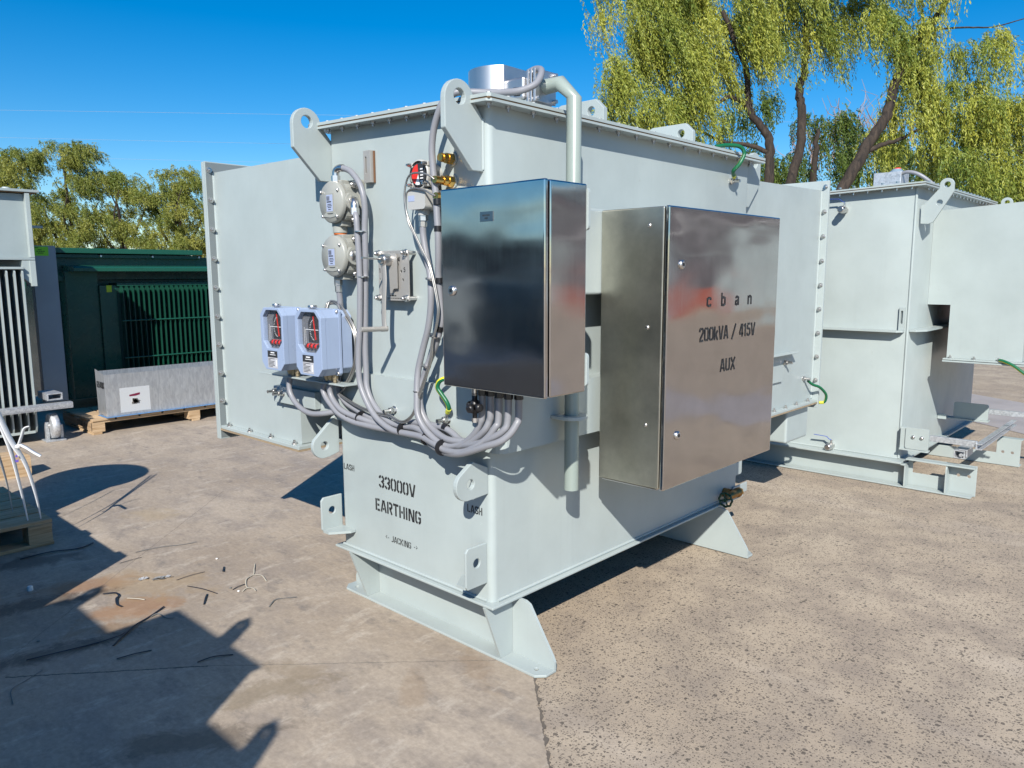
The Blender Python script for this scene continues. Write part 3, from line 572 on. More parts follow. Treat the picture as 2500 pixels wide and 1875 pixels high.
# oil level gauge
g=MB(); gx_,gz_=-.315,2.05
g.lathe((gx_,-.002,gz_),(0,-1,0),[(0,.05),(.05,.05),(.055,.060),(.085,.060),(.088,.054)],30,True,False)
for a in (40,140,220,320):
    c_,s_=math.cos(R(a)),math.sin(R(a)); g.box(gx_+.062*c_-.01,gx_+.062*c_+.01,-.088,-.05,gz_+.062*s_-.01,gz_+.062*s_+.01)
g.prism(rrect(gx_-.06,gx_+.05,1.912,1.992,.014,4),FE(0,-.004,0),0,.095); g.cyl((gx_-.005,-.06,1.912),(gx_-.005,-.06,1.89),.024,16)
G=g.build('oil_level_gauge',P_RELGREY,T,.003,2)
MB().lathe((gx_,-.0885,gz_),(0,-1,0),[(0,.046),(.0004,0)],30,True,False).build('gauge_dial',DKGREY,G)
n=MB(); n.prism([(gx_,gz_)]+[(gx_+.041*math.cos(R(a)),gz_+.041*math.sin(R(a))) for a in range(95,241,12)],FE(0,-.0892,0),0,.0006); n.build('red_sector',RED,G)
n=MB(); n.prism([(gx_,gz_)]+[(gx_+.041*math.cos(R(a)),gz_+.041*math.sin(R(a))) for a in range(242,285,8)],FE(0,-.0892,0),0,.0006)
for k in range(5): n.box(gx_+.012+.0*k,gx_+.03,-.0899,-.0893,gz_-.03+k*.012,gz_-.025+k*.012)
n.build('dial_marks',WHITE,G)
n=MB()
for a in (40,140,220,320):
    c_,s_=math.cos(R(a)),math.sin(R(a)); n.lathe((gx_+.062*c_,-.088,gz_+.062*s_),(0,-1,0),[(0,.008),(.014,.007),(.024,.004)],10)
n.build('dial_screw',SSB,G)
MB().box(gx_-.055,gx_-.015,-.1,-.0992,1.945,1.968).build('label_plate',LBLUE,G)
n=MB(); n.hexa((gx_-.008,-.06,1.892),(gx_-.008,-.06,1.868),.0205); n.hexa((gx_-.01,-.06,1.866),(gx_-.012,-.06,1.845),.017); n.build('conduit_gland',SSB,G)
# brass sensor fittings
for z,lg in ((2.108,.075),(2.02,.105),(1.957,.10)):
    b=MB(); b.lathe((-.204,-.002,z),(0,-1,0),[(0,.03),(.006,.028)],16); o_=b.build('sensor_pocket',P_MAIN,T)
    b=MB(); b.hexa((-.204,-.008,z),(-.203,-.034,z),.0235); b.cyl((-.203,-.034,z),(-.202,-.042,z),.018,16); b.hexa((-.202,-.042,z),(-.201,-.062,z),.02); b.cyl((-.201,-.062,z),(-.2,-lg,z),.0145,16); b.build('brass_fitting',BRASS,o_)
# tap changer handle
pl=MB().plate([(-.646,1.537),(-.436,1.537),(-.436,1.753),(-.646,1.753)],[circ(x,z,.006,10) for x,z in ((-.509,1.693),(-.488,1.663),(-.477,1.627),(-.633,1.627),(-.565,1.70))],FE(0,-.046,0),0,.005).build('tap_changer_plate',PLATE,T,.001,2,True)
for x,z in ((-.636,1.742),(-.452,1.742),(-.640,1.548),(-.452,1.548)):
    n=MB(); n.cyl((x,-.001,z),(x,-.046,z),.009,12); n.cyl((x,-.051,z),(x,-.054,z),.0155,14); n.hexa((x,-.054,z),(x,-.066,z),.0135); n.lathe((x,-.066,z),(0,-1,0),[(0,.010),(.010,.008),(.014,.004)],12); n.build('bolt',SSB,pl)
n=MB(); lettering('1',FE(-.640,-.051,1.658),.020,.008,.2,.0006,mb=n); lettering('3',FE(-.560,-.051,1.728),.016,.008,.2,.0006,mb=n); lettering('4',FE(-.506,-.051,1.705),.020,.011,.2,.0006,mb=n); lettering('5',FE(-.470,-.051,1.660),.020,.011,.2,.0006,mb=n)
for k in range(4): n.box(-.57+k*.012,-.561+k*.012,-.0517,-.0512,1.556,1.561)
for k in range(8): n.box(-.585+k*.012,-.576+k*.012,-.0516,-.0512,1.546,1.549)
n.build('plate_marks',TXT,pl)
n=MB().prism([(-.556,1.742),(-.512,1.742),(-.498,1.728),(-.498,1.59),(-.515,1.59),(-.528,1.585),(-.535,1.57),(-.548,1.57)],FE(0,-.062,0),0,.004); n.build('lock_flap',PLATE,pl,.001,2,True)
n=MB(); n.lathe((-.55,-.052,1.712),(0,-1,0),[(0,.026),(.05,.026),(.055,.022)],22); n.lathe((-.548,-.107,1.712),(0,-1,0),[(0,.017),(.012,.014)],16); n.cyl((-.55,-.1,1.716),(-.541,-.215,1.72),.0045,8)
K_=n.build('crank_hub',SSB,pl)
n=MB(); n.tube(smooth([(-.548,-.098,1.70),(-.543,-.098,1.63),(-.549,-.1,1.54),(-.553,-.1,1.46),(-.548,-.1,1.415)],5),[.0155]*21,10,True,True,Y); 
n.lathe((-.546,-.09,1.416),(0,-1,0),[(0,.012),(.03,.012)],14); n.lathe((-.546,-.11,1.416),Vector((.01,-.13,.004)),[(0,.0105),(.118,.0115),(.126,.009)],16); n.build('crank_arm',PLATE,pl)
# thermometer boxes
def thermo(x0,x1):
    z0,z1=1.178,1.492; c=.036
    B=MB().prism(oct8(x0+.006,x1-.006,z0+.006,z1-.006,c*.8),FE(0,-.028,0),0,.058)
    B=B.build('temperature_indicator',P_BLUE,T,.004,2)
    C=MB(); C.prism(oct8(x0,x1,z0,z1,.012),FE(0,-.090,0),0,.012); C.prism(oct8(x0+.002,x1-.002,z0+.002,z1-.002,c),FE(0,-.1018,0),0,.07)
    wx0,wx1,wz0,wz1=x0+.025,x1-.018,1.288,1.478
    C.plate(oct8(x0+.002,x1-.002,z0+.002,z1-.002,c),[oct8(wx0,wx1,wz0,wz1,.034)],FE(0,-.1718,0),0,.028); C.build('cover',P_BLUE,B,.002,2)
    MB().box(x0+.004,x1-.004,-.0905,-.0855,z0+.012,z1-.012).build('cover_seal',BLK,B)
    MB().prism(oct8(wx0-.004,wx1+.004,wz0-.004,wz1+.004,.034),FE(0,-.1722,0),0,.002).build('dial_plate',mat('dial_grey',(.16,.165,.18),.5),B)
    cx,cz=(wx0+wx1)/2+.022,1.395
    n=MB(); n.prism([(wx0+.055,1.335),(wx1,1.335),(wx1,1.470),(wx0+.085,1.470),(wx0+.055,1.43)],FE(0,-.1744,0),0,.001); n.build('dial_face',DKGREY,B)
    n=MB()
    for a in range(110,251,10): n.box(cx+.042*math.cos(R(a))-.004,cx+.042*math.cos(R(a))+.004,-.1766,-.1758,cz+.05*math.sin(R(a))-.0012,cz+.05*math.sin(R(a))+.0012)
    n.box(wx0+.03,wx1-.04,-.1768,-.176,cz-.002,cz+.0015); n.box(wx0+.032,wx0+.034,-.1768,-.176,1.31,cz); n.box(wx0+.02,wx0+.022,-.1768,-.176,1.32,cz+.01)
    for k in range(4): n.box(wx1-.022,wx1-.008,-.1768,-.176,1.36+k*.018,1.366+k*.018)
    n.build('dial_scale',WHITE,B)
    n=MB(); n.prism([(cx-.012,1.455),(cx-.007,1.46),(cx+.012,1.35),(cx+.003,1.348)],FE(0,-.1775,0),0,.002)
    for k in range(3): n.cyl((wx0+.062+k*.032,-.179,1.318),(wx0+.078+k*.032,-.179,1.32),.0125,14)
    n.build('red_pointer',RED,B)
    n=MB()
    for k in range(4): n.cyl((wx0+.050+k*.032,-.18,1.316),(wx0+.054+k*.032,-.18,1.316),.015,14)
    n.build('contact_disc',SSB,B)
    MB().prism(oct8(wx0,wx1,wz0,wz1,.034),FE(0,-.188,0),0,.002).build('window_glass',GLASS,B)
    MB().box(x0+.06,x0+.152,-.2008,-.2,1.243,1.276).build('label_header',DKGREY,B); MB().box(x0+.06,x0+.152,-.2006,-.2,1.190,1.243).build('label_plate',LGREY,B)
    n=MB(); 
    for k in range(7): n.box(x0+.065,x0+.065+(.04,.06,.055,.05,.058,.02,.06)[k],-.2012,-.2007,1.196+k*.0066,1.1985+k*.0066)
    n.build('label_lines',TXT,B); n=MB(); n.box(x0+.09,x0+.125,-.2014,-.2009,1.264,1.27); n.box(x0+.082,x0+.135,-.2014,-.2009,1.255,1.258); n.box(x0+.135,x0+.146,-.2012,-.2007,1.2,1.232); n.build('label_print',WHITE,B)
    n=MB()
    for dx,dz in ((x1-.012,z1-.012),(x1-.012,z0+.012),(x0+.012,z1-.012),(x0+.012,z0+.012)): n.lathe((dx,-.1025,dz),(0,-1,0),[(0,.009),(.006,.008),(.009,.004)],12)
    n.build('cover_screw',SSB,B)
    MB().lathe((x0+.09,-.155,z1),(0,0,1),[(0,.012),(.004,.022),(.014,.022),(.016,.02)],20).build('filler_cap',SSB,B)
    n=MB()
    for k,xx in enumerate((x1-.12,x1-.09,x1-.05)): n.hexa((xx,-.10,z0+.004),(xx,-.10,z0-.018),.015); n.hexa((xx,-.10,z0-.018),(xx,-.10,z0-.034),.012)
    n.build('cable_gland',mat('dull_brass',(.42,.34,.22),.45,1) if 'dull_brass' not in bpy.data.materials else bpy.data.materials['dull_brass'],B)
thermo(-1.437,-1.222); thermo(-1.115,-.892)
# ------------------------------------------------------------------ conduits, capillaries, earth straps
def cable(name, pts, r, m, n=10, k=7): return MB().tube(smooth(pts,k),r,n).build(name,m,T)
RC=.0137
c1=[(-.847,-.08,2.126),(-.797,-.075,2.107),(-.737,-.075,2.054),(-.709,-.075,1.997),(-.706,-.07,1.929),(-.712,-.07,1.861),(-.720,-.065,1.72),(-.731,-.06,1.64),(-.737,-.06,1.55),(-.743,-.06,1.453),(-.751,-.06,1.316),(-.749,-.06,1.2),(-.742,-.065,1.14),(-.714,-.065,1.085),(-.663,-.065,1.038),(-.608,-.065,1.005),(-.546,-.065,.988),(-.452,-.065,.988),(-.374,-.075,.992),(-.233,-.09,.97),(-.133,-.1,.958),(-.059,-.11,.971),(.013,-.11,1.005),(.073,-.11,1.052),(.09,-.1,1.091),(.096,-.1,1.12),(.097,-.1,1.235)]
c2=[(-.769,-.08,1.93),(-.748,-.088,1.90),(-.741,-.09,1.84),(-.735,-.09,1.722),(-.733,-.09,1.63),(-.737,-.09,1.543),(-.747,-.09,1.409),(-.762,-.09,1.295),(-.765,-.09,1.204),(-.754,-.09,1.145),(-.718,-.09,1.084),(-.663,-.09,1.024),(-.594,-.09,.986),(-.515,-.09,.966),(-.422,-.09,.966),(-.314,-.1,.968),(-.205,-.12,.955),(-.13,-.13,.944),(-.039,-.14,.952),(.038,-.14,.98),(.103,-.13,1.026),(.14,-.12,1.074),(.148,-.11,1.103),(.153,-.11,1.235)]
c3=[(-.945,-.06,1.58),(-.948,-.052,1.54),(-.953,-.047,1.50),(-.962,-.03,1.42),(-.98,-.024,1.35),(-.995,-.02,1.25),(-1.0,-.035,1.15),(-.985,-.05,1.085),(-.93,-.05,1.04),(-.863,-.05,1.019),(-.781,-.05,.999),(-.693,-.05,.982),(-.607,-.05,.976),(-.47,-.05,.978),(-.329,-.06,.986),(-.203,-.09,.979),(-.104,-.1,.965),(.039,-.125,.995),(.134,-.13,1.034),(.185,-.12,1.069),(.196,-.11,1.106),(.201,-.11,1.235)]
c4=[(-1.335,-.10,1.15),(-1.342,-.11,1.086),(-1.314,-.11,1.03),(-1.244,-.11,.987),(-1.151,-.11,.969),(-1.059,-.10,.978),(-.99,-.07,.990),(-.92,-.05,.985),(-.84,-.045,.97)]
c5=[(-1.01,-.10,1.15),(-1.045,-.1,1.108),(-1.035,-.1,1.072),(-.985,-.1,1.03),(-.919,-.1,.993),(-.833,-.09,.968),(-.742,-.08,.960),(-.639,-.07,.957),(-.5,-.06,.957)]
c6=[(-.975,-.10,1.15),(-.99,-.1,1.10),(-.967,-.1,1.058),(-.909,-.1,1.018),(-.847,-.09,.998),(-.77,-.08,.986),(-.695,-.06,.972),(-.608,-.05,.962),(-.5,-.045,.96)]
c7=[(-.327,-.06,1.845),(-.325,-.06,1.80),(-.305,-.062,1.72),(-.28,-.067,1.65),(-.267,-.075,1.58),(-.271,-.075,1.511),(-.289,-.075,1.429),(-.323,-.075,1.345),(-.35,-.08,1.258),(-.35,-.09,1.195),(-.341,-.1,1.136),(-.327,-.11,1.067),(-.285,-.11,1.011),(-.216,-.11,.972),(-.151,-.11,.958),(-.093,-.11,.966),(-.037,-.11,.988),(.019,-.11,1.033),(.051,-.11,1.08),(.059,-.11,1.111),(.062,-.11,1.235)]
c8=[(-.06,.30,2.47),(-.02,.295,2.474),(.03,.27,2.458),(.058,.235,2.425),(.063,.2,2.388),(.042,.165,2.366),(.019,.13,2.354),(-.003,.08,2.346),(-.035,.028,2.342),(-.075,-.02,2.342),(-.115,-.062,2.340),(-.162,-.085,2.308),(-.187,-.09,2.27),(-.215,-.09,2.212),(-.23,-.088,2.143),(-.228,-.085,2.06),(-.215,-.085,1.96),(-.207,-.088,1.88),(-.2,-.09,1.8),(-.206,-.085,1.72),(-.22,-.075,1.64),(-.217,-.07,1.552),(-.209,-.07,1.473),(-.224,-.07,1.419),(-.257,-.07,1.348),(-.296,-.07,1.284),(-.33,-.07,1.218),(-.343,-.078,1.16),(-.345,-.08,1.103),(-.325,-.08,1.055),(-.28,-.08,1.013),(-.191,-.1,.99),(-.122,-.11,.984),(-.04,-.1,.99)]
c9=[(-.30,-.08,.95),(-.235,-.1,.937),(-.141,-.12,.932),(-.05,-.14,.944),(.032,-.15,.969),(.112,-.15,1.0),(.179,-.14,1.026),(.215,-.12,1.058),(.231,-.1,1.095),(.233,-.09,1.122),(.234,-.09,1.235)]
c10=[(-.45,-.055,1.01),(-.36,-.06,1.016),(-.282,-.065,1.018),(-.206,-.07,1.017),(-.159,-.07,1.004),(-.113,-.075,.986),(-.05,-.09,.975)]
for c in (c1,c2,c3,c4,c5,c6,c7,c8,c9,c10):
    o=cable('conduit',c,RC,CONDUIT,12)
    if c in (c1,c2,c3,c7,c9):
        x,y,_z=c[-1]; g=MB(); g.hexa((x,y,1.231),(x,y,1.214),.021); g.hexa((x,y,1.212),(x,y,1.188),.0175); g.build('conduit_gland',BLK,o)
k1=[(-.2,-.105,2.02),(-.22,-.112,2.035),(-.26,-.118,2.048),(-.324,-.115,2.052),(-.373,-.1,2.034),(-.392,-.1,1.98),(-.388,-.1,1.916),(-.368,-.1,1.855),(-.338,-.1,1.814),(-.29,-.1,1.745),(-.25,-.1,1.69),(-.225,-.1,1.62),(-.206,-.1,1.55),(-.199,-.1,1.5),(-.213,-.1,1.44),(-.240,-.1,1.375),(-.25,-.1,1.31),(-.281,-.1,1.24),(-.318,-.1,1.17),(-.339,-.1,1.13),(-.379,-.09,1.067),(-.413,-.09,1.035),(-.46,-.085,1.015),(-.5,-.085,1.018),(-.553,-.085,1.033),(-.62,-.08,1.030),(-.724,-.08,1.036),(-.813,-.075,1.048),(-.898,-.07,1.066),(-.96,-.07,1.085)]
k2=[(-.2,-.1,1.957),(-.22,-.106,1.965),(-.25,-.108,1.98),(-.313,-.108,1.994),(-.363,-.1,1.99),(-.383,-.1,1.968),(-.384,-.1,1.912),(-.362,-.1,1.863),(-.331,-.1,1.814),(-.281,-.1,1.742),(-.242,-.1,1.688),(-.216,-.1,1.62),(-.198,-.1,1.55),(-.191,-.1,1.5),(-.206,-.1,1.44),(-.232,-.1,1.375),(-.241,-.1,1.31),(-.272,-.1,1.238),(-.31,-.1,1.17),(-.331,-.1,1.13),(-.371,-.09,1.067),(-.41,-.088,1.028),(-.46,-.085,1.007),(-.5,-.085,1.01),(-.553,-.085,1.025),(-.62,-.08,1.022),(-.724,-.08,1.028),(-.813,-.075,1.04),(-.898,-.07,1.058),(-.955,-.07,1.078)]
k3=[(-1.02,-.09,1.485),(-1.03,-.07,1.517),(-1.0,-.06,1.522),(-.965,-.06,1.511),(-.926,-.06,1.477),(-.871,-.06,1.426),(-.837,-.06,1.374),(-.828,-.06,1.316),(-.84,-.06,1.247),(-.868,-.06,1.196),(-.913,-.06,1.142),(-.945,-.065,1.121),(-.93,-.09,1.145),(-.925,-.1,1.16)]
k4=[(-1.02,-.085,1.483),(-1.022,-.065,1.52),(-.985,-.055,1.52),(-.94,-.055,1.5),(-.894,-.055,1.459),(-.847,-.055,1.412),(-.821,-.055,1.355),(-.822,-.055,1.297),(-.849,-.055,1.222),(-.886,-.055,1.165),(-.95,-.055,1.099),(-1.0,-.055,1.075)]
k5=[(-1.02,-.08,1.48),(-1.01,-.06,1.523),(-.97,-.05,1.511),(-.934,-.05,1.487),(-.882,-.05,1.44),(-.845,-.05,1.378),(-.835,-.05,1.296),(-.857,-.05,1.231),(-.898,-.05,1.169),(-.955,-.05,1.102),(-.985,-.05,1.07),(-.935,-.055,1.053),(-.868,-.06,1.04),(-.787,-.065,1.027)]
for c in (k1,k2,k3,k4,k5,[(x+.012,y-.004,z+.004) for x,y,z in k4],[(x+.006,y+.006,z-.01) for x,y,z in k3]): cable('capillary_tube',c,.0042,CAPIL,6,6)
# clamps and cable ties
tb=MB()
def ring(p,d,r,w,m=None):
    d=Vector(d).normalized(); p=Vector(p); (m or tb).lathe(p-d*w/2,d,[(0,r),(w,r)],18)
for p,d in (((-.203,-.088,1.935),(.05,0,-1)),((-.201,-.089,1.83),(0,0,-1)),((-.214,-.074,1.625),(0,0,1)),((-.221,-.072,1.43),(.3,0,1)),((-.2,-.068,1.02),(1,0,-.2)),((.012,.145,2.357),(.5,1,.2))): ring(p,d,.0165,.022)
for p,d,r in (((-.16,-.123,.95),(1,-.2,.05),.034),((-.47,-.079,.978),(1,0,.02),.030),((-.30,-.085,.962),(1,-.1,-.1),.03),((-.86,-.085,.995),(1,0,-.4),.019),((-.79,-.07,.992),(1,0,-.4),.03)): ring(p,d,r,.006)
tb.build('cable_clamp',BLK,T)
tb=MB()
for p,d,r in (((-.728,-.078,1.84),(0,0,1),.030),((-.732,-.075,1.64),(0,0,1),.028),((-.25,-.085,1.63),(.2,0,1),.026),((-.24,-.082,1.40),(.3,0,1),.028),((-.345,-.09,1.16),(0,0,1),.022),((-.3,-.08,1.27),(.4,0,1),.02)): ring(p,d,r,.005)
tb.build('steel_tie',SSB,T)
s_=MB(); s_.cyl((-.235,-.002,1.636),(-.235,-.07,1.636),.008,10); s_.cyl((-.24,-.002,1.43),(-.24,-.06,1.43),.008,10); s_.build('clamp_stud',P_MAIN,T)
copies('earth_stud',sbm,SSB,T,[(-.585,-.0295,1.043),(-.226,-.0295,1.046)])
# unused gland cluster below the cabinet
g=MB(); g.lathe((.05,-.14,1.10),(0,0,1),[(0,.009),(.02,.009),(.022,.016),(.07,.016),(.072,.011),(.1,.011)],16)
for d in ((1,-.3,0),(-1,.3,0),(.3,-1,-.1)): g.lathe((.05,-.14,1.147),d,[(.008,.0135),(.03,.0135),(.031,.016),(.042,.016),(.046,.009)],14)
g.build('junction_fitting',BLK,T); g=MB(); g.cyl((.05,-.14,1.19),(.05,-.14,1.215),.011,14); g.hexa((.05,-.14,1.085),(.05,-.14,1.102),.012); g.build('fitting_nut',SSB,T)
# earth straps: yellow strap with a green stripe
def strap(pts,r=.0095):
    P=smooth(pts,7); o=MB().tube(P,r,10).build('earth_strap',EGRN,T); G_=MB(); n=10
    Q=[Vector(p) for p in P]
    Ts=[(Q[min(i+1,len(Q)-1)]-Q[max(i-1,0)]).normalized() for i in range(len(Q))]; a=Ts[0].orthogonal().normalized(); vs=[]
    for p,t in zip(Q,Ts):
        a=(a-t*a.dot(t)).normalized(); b_=t.cross(a)
        for k in range(3):
            q=R(205+ (k-1)*48); vs.append(p+(a*math.cos(q)+b_*math.sin(q))*r*1.09)
    G_.add(vs,[(j*3+i,j*3+i+1,(j+1)*3+i+1,(j+1)*3+i) for j in range(len(Q)-1) for i in range(2)],True); G_.build('yellow_stripe',YEL,o)
    e_=MB(); d=(Q[-1]-Q[-3]).normalized(); e_.cyl(Q[-1]-d*.03,Q[-1],r*1.15,12); e_.build('lug_sleeve',mat('strap_sleeve',(.60,.62,.06),.4) if 'strap_sleeve' not in bpy.data.materials else bpy.data.materials['strap_sleeve'],o)
    e_=MB(); e_.tube([Q[-1],Q[-1]+d*.02,Q[-1]+d*.035],.010,8,True,True,Y); e_.build('cable_lug',SSB,o); return o
strap([(-.17,-.03,1.225),(-.19,-.075,1.226),(-.215,-.085,1.212),(-.225,-.085,1.186),(-.207,-.08,1.16),(-.183,-.075,1.131),(-.178,-.068,1.105),(-.20,-.055,1.082)])
strap([(.03,1.70,2.323),(.055,1.78,2.338),(.095,1.855,2.335),(.108,1.885,2.30),(.095,1.862,2.245),(.06,1.86,2.208),(.03,1.93,2.185)],.0105)
copies('stud',sxm,SSB,T,[(.003,1.955,2.165)])
strap([(-.02,3.25,.885),(.0,3.29,.855),(.03,3.35,.83),(.05,3.42,.77),(.035,3.44,.715),(.0,3.435,.705)],.0095)
# drain valve
v=MB(); v.cyl((.001,2.0,.335),(.03,2.0,.335),.028,16); v.hexa((.03,2.0,.335),(.045,2.0,.335),.03); v.lathe((.065,1.945,.335),(0,1,0),[(0,.014),(.012,.022),(.05,.026),(.09,.022),(.092,.029),(.115,.029)],18); v.cyl((.065,1.95,.335),(.065,1.905,.325),.012,12)
V_=v.build('drain_valve',BRONZE,T); v=MB(); v.lathe((.065,2.06,.335),(0,1,0),[(0,.027),(.02,.027),(.03,.02)],6,False); v.build('valve_cap',BRASS,V_)
v=MB(); c_=Vector((.065,1.90,.322))
v.tube([c_+X*.040*math.cos(R(a))*(1+.06*math.cos(R(8*a)))+Z*.040*math.sin(R(a))*(1+.06*math.cos(R(8*a))) for a in range(0,361,9)],.0065,8)
for a in (20,110,200,290): v.tube([c_,c_+X*.038*math.cos(R(a))+Z*.038*math.sin(R(a))],.005,6)
v.lathe(c_+Y*.01,(0,-1,0),[(0,.012),(.022,.01)],12); v.build('handwheel',HANDW,V_)
# ================================================================== TRANSFORMER ON THE RIGHT
def rbolt_up(): 
    b=MB(); b.hexa((0,0,.012),(0,0,.022),.012); b.cyl((0,0,-.03),(0,0,-.012),.012,6,False); b.cyl((0,0,-.045),(0,0,-.03),.007,8); return b.mesh('bolt')
RB_=thing('transformer','pale grey-green transformer with open skid beams, galvanised side rail and blue-handled valves','transformer',(0,4.15,0)); 
def at(o): return setloc(o,(0,-4.15,0))
lz=lambda x: 2.292+.03*(x-.4)
def tilt(mb): mb.v=[(x,y,z+.03*(x-.4) if z>2.2 else z) for x,y,z in mb.v]; return mb
tk=at(tilt(MB().prism(rrect(-1.25,.36,4.17,6.4,.012,2),FT(0,0,0),.205,2.283,True)).build('tank',P_BACK,RB_))
at(MB().box(-1.29,.405,4.06,6.45,.19,.2045).build('base_plate',P_BACK,RB_,.002))
at(tilt(MB().box(-1.31,.43,4.10,6.47,2.282,2.293)).build('tank_rim',P_BACK,RB_,.001)); at(tilt(MB().box(-1.305,.425,4.105,6.465,2.293,2.299)).build('rim_gasket',GASK,RB_))
rl=at(tilt(MB().box(-1.31,.43,4.10,6.47,2.299,2.311)).build('tank_lid',P_BACK,RB_,.001))
rm=rbolt_up()
copies('bolt',rm,SSB,rl,[(x,4.132,2.309+.03*(x-.4)) for x in [.33-.105*k for k in range(8)]]+[(.398,4.3+.115*k,2.309) for k in range(18)])
w_=MB(); w_.tube([(.354,4.173,.21),(.354,4.173,2.27)],.010,8); w_.tube([(-1.2,4.168,.21),(.35,4.168,.21)],.008,8); at(w_.build('weld_bead',P_BACK,RB_))
st=MB(); st.prism([(-1.25,4.09),(.30,4.09),(.335,4.13),(.335,4.168),(-1.25,4.168)],FT(0,0,0),1.196,1.21); st.prism([(.362,4.19),(.41,4.19),(.46,4.3),(.46,6.2),(.362,6.2)],FT(0,0,0),1.20,1.214); at(st.build('stiffener_shelf',P_BACK,RB_,.002,2,True))
sb_=MB().plate([(0,1.21),(.04,1.21),(.04,1.385),(0,1.385)],[rrect(.012,.028,1.26,1.36,.007,3)],FE(.295,4.168,0),0,.02); at(sb_.build('slotted_bracket',P_BACK,RB_,.001,2,True))
# lugs
def rl_lug(dy):
    pts=[(.375,2.145),(.378,2.012),(.43,2.008),(.462,2.02),(.588,2.237)]+arc(.538,2.285,.049,-10,160)+[(.49,2.262),(.44,2.205),(.395,2.152)]
    return at(MB().plate(pts,[circ(.541,2.287,.022),circ(.497,2.16,.022)],FE(0,4.23+dy,0),-.022,0).build('lifting_lug',P_BACK,RB_,.002,2,True))
rl_lug(0); rl_lug(2.05)
# skid beams
fb=MB(); fb.plate([(-1.25,.004),(.895,.004),(.895,.235),(.43,.235),(.43,.188),(-1.25,.188)],[[(.462,.115),(.705,.115),(.705,.222),(.462,.222)],circ(.775,.15,.012),circ(.845,.15,.012)],FE(0,4.17,0),-.01,0)
fb.box(-1.25,.882,4.082,4.16,.0045,.015); fb.box(-1.25,.43,4.082,4.16,.178,.188); fb.box(.43,.895,4.085,4.16,.225,.236)
fb.prism([(4.084,.016),(4.16,.016),(4.16,.177),(4.084,.177)],FS(.425,0,0),0,.01); fb.prism([(4.084,.016),(4.16,.016),(4.16,.224),(4.095,.224),(4.084,.2)],FS(.708,0,0),0,.01)
at(fb.build('skid_beam',P_BACK,RB_,.002,2,True))
fb=MB(); fb.plate([(-1.25,.004),(.958,.004),(.958,.24),(.80,.24),(.782,.215),(.782,.108),(.3,.108),(.3,.188),(-1.25,.188)],[circ(.83,.12,.012),circ(.90,.12,.012)],FE(0,5.41,0),-.01,0); fb.box(-1.25,.96,5.42,5.5,.0045,.015); fb.box(.80,.965,5.42,5.5,.23,.24); at(fb.build('skid_beam',P_BACK,RB_,.002,2,True))
# rail and brackets
bk=MB(); bk.prism(rrect(.412,.575,.312,.478,.014,3),FE(0,4.105,0),-.01,0); bk.box(.372,.412,4.115,4.165,.30,.47); bk.prism([(.372,4.10),(.56,4.10),(.575,4.115),(.575,4.16),(.372,4.16)],FT(0,0,0),.297,.309); at(bk.build('rail_bracket',P_BACK,RB_,.002,2,True))
bk=MB(); bk.prism(rrect(.45,.715,.385,.525,.016,3),FE(0,5.33,0),-.01,0); bk.box(.36,.72,5.31,5.40,.372,.384); at(bk.build('rail_bracket',P_BACK,RB_,.002,2,True))
n=MB(); 
for x in (.468,.528): n.lathe((x,4.105,.406),(0,-1,0),[(0,.0145),(.009,.013),(.013,.006)],12)
at(n.build('bracket_bolt',SSB,RB_))
ra=MB(); ra.box(.577,.887,4.116,4.155,.388,.430); at(ra.build('side_rail',GALV,RB_,.002)); ra=MB(); ra.box(.715,1.6,5.335,5.375,.445,.487); at(ra.build('side_rail',GALV,RB_,.002))
cr_=MB(); cr_.box(.885,.893,4.10,5.35,.372,.418); cr_.box(.893,.925,4.10,5.35,.410,.418); cr_.box(.893,.925,4.10,5.35,.372,.380); at(cr_.build('cross_rail',GALV,RB_,.0015))
cl=MB(); cl.plate([(.748,.290),(.822,.290),(.822,.352),(.748,.352)],[[(.757,.299),(.813,.299),(.813,.343),(.757,.343)]],FE(0,4.10,0),-.25,0); cl.box(.78,.835,4.098,4.115,.354,.362); cl.box(.828,.836,4.098,4.115,.31,.354); cl.hexa((.80,4.085,.32),(.80,4.1,.32),.014); at(cl.build('rail_clamp',GALV,RB_,.0015))
at(MB().box(.362,.43,5.18,5.19,.385,.428).build('earth_tab',P_BACK,RB_,.002))
# ball valves
def ballvalve(x,z):
    v=MB(); v.lathe((x,4.168,z),(0,-1,0),[(0,.026),(.02,.024),(.03,.022),(.034,.03),(.07,.03),(.075,.026),(.1,.026),(.104,.02)],16); v.cyl((x+.012,4.12,z+.02),(x+.012,4.12,z+.056),.008,10); o=at(v.build('ball_valve',SSB,RB_))
    v=MB(); v.tube([(x+.012,4.12,z+.056),(x-.005,4.115,z+.062),(x-.025,4.11,z+.082),(x-.125,4.10,z+.088)],.010,8,True,True,Z); v.build('valve_handle',BLUEH,o)
ballvalve(-.16,.235); ballvalve(-.16,2.14)
# cable box on its side
cb=at(MB().prism([(.361,1.395),(.525,1.395),(.525,.975),(1.035,.975),(1.035,2.168),(.361,2.128)],FE(0,4.64,0),-1.3,0).build('cable_box',P_BACK,RB_,.006,2,True))
bf=MB(); bf.box(.507,1.075,4.60,5.9,.962,.974); bf.box(.505,1.078,4.597,5.9,.946,.958); bf.build('bottom_flange',P_BACK,cb,.002)
copies('bolt',bzm,SSB,cb,[(x,4.62,.974) for x in (.555,.72,.885)])
o_=strap([(.895,4.60,.985),(.93,4.585,.98),(1.0,4.57,.95),(1.12,4.56,.87),(1.3,4.6,.80)],.011); o_.parent=cb
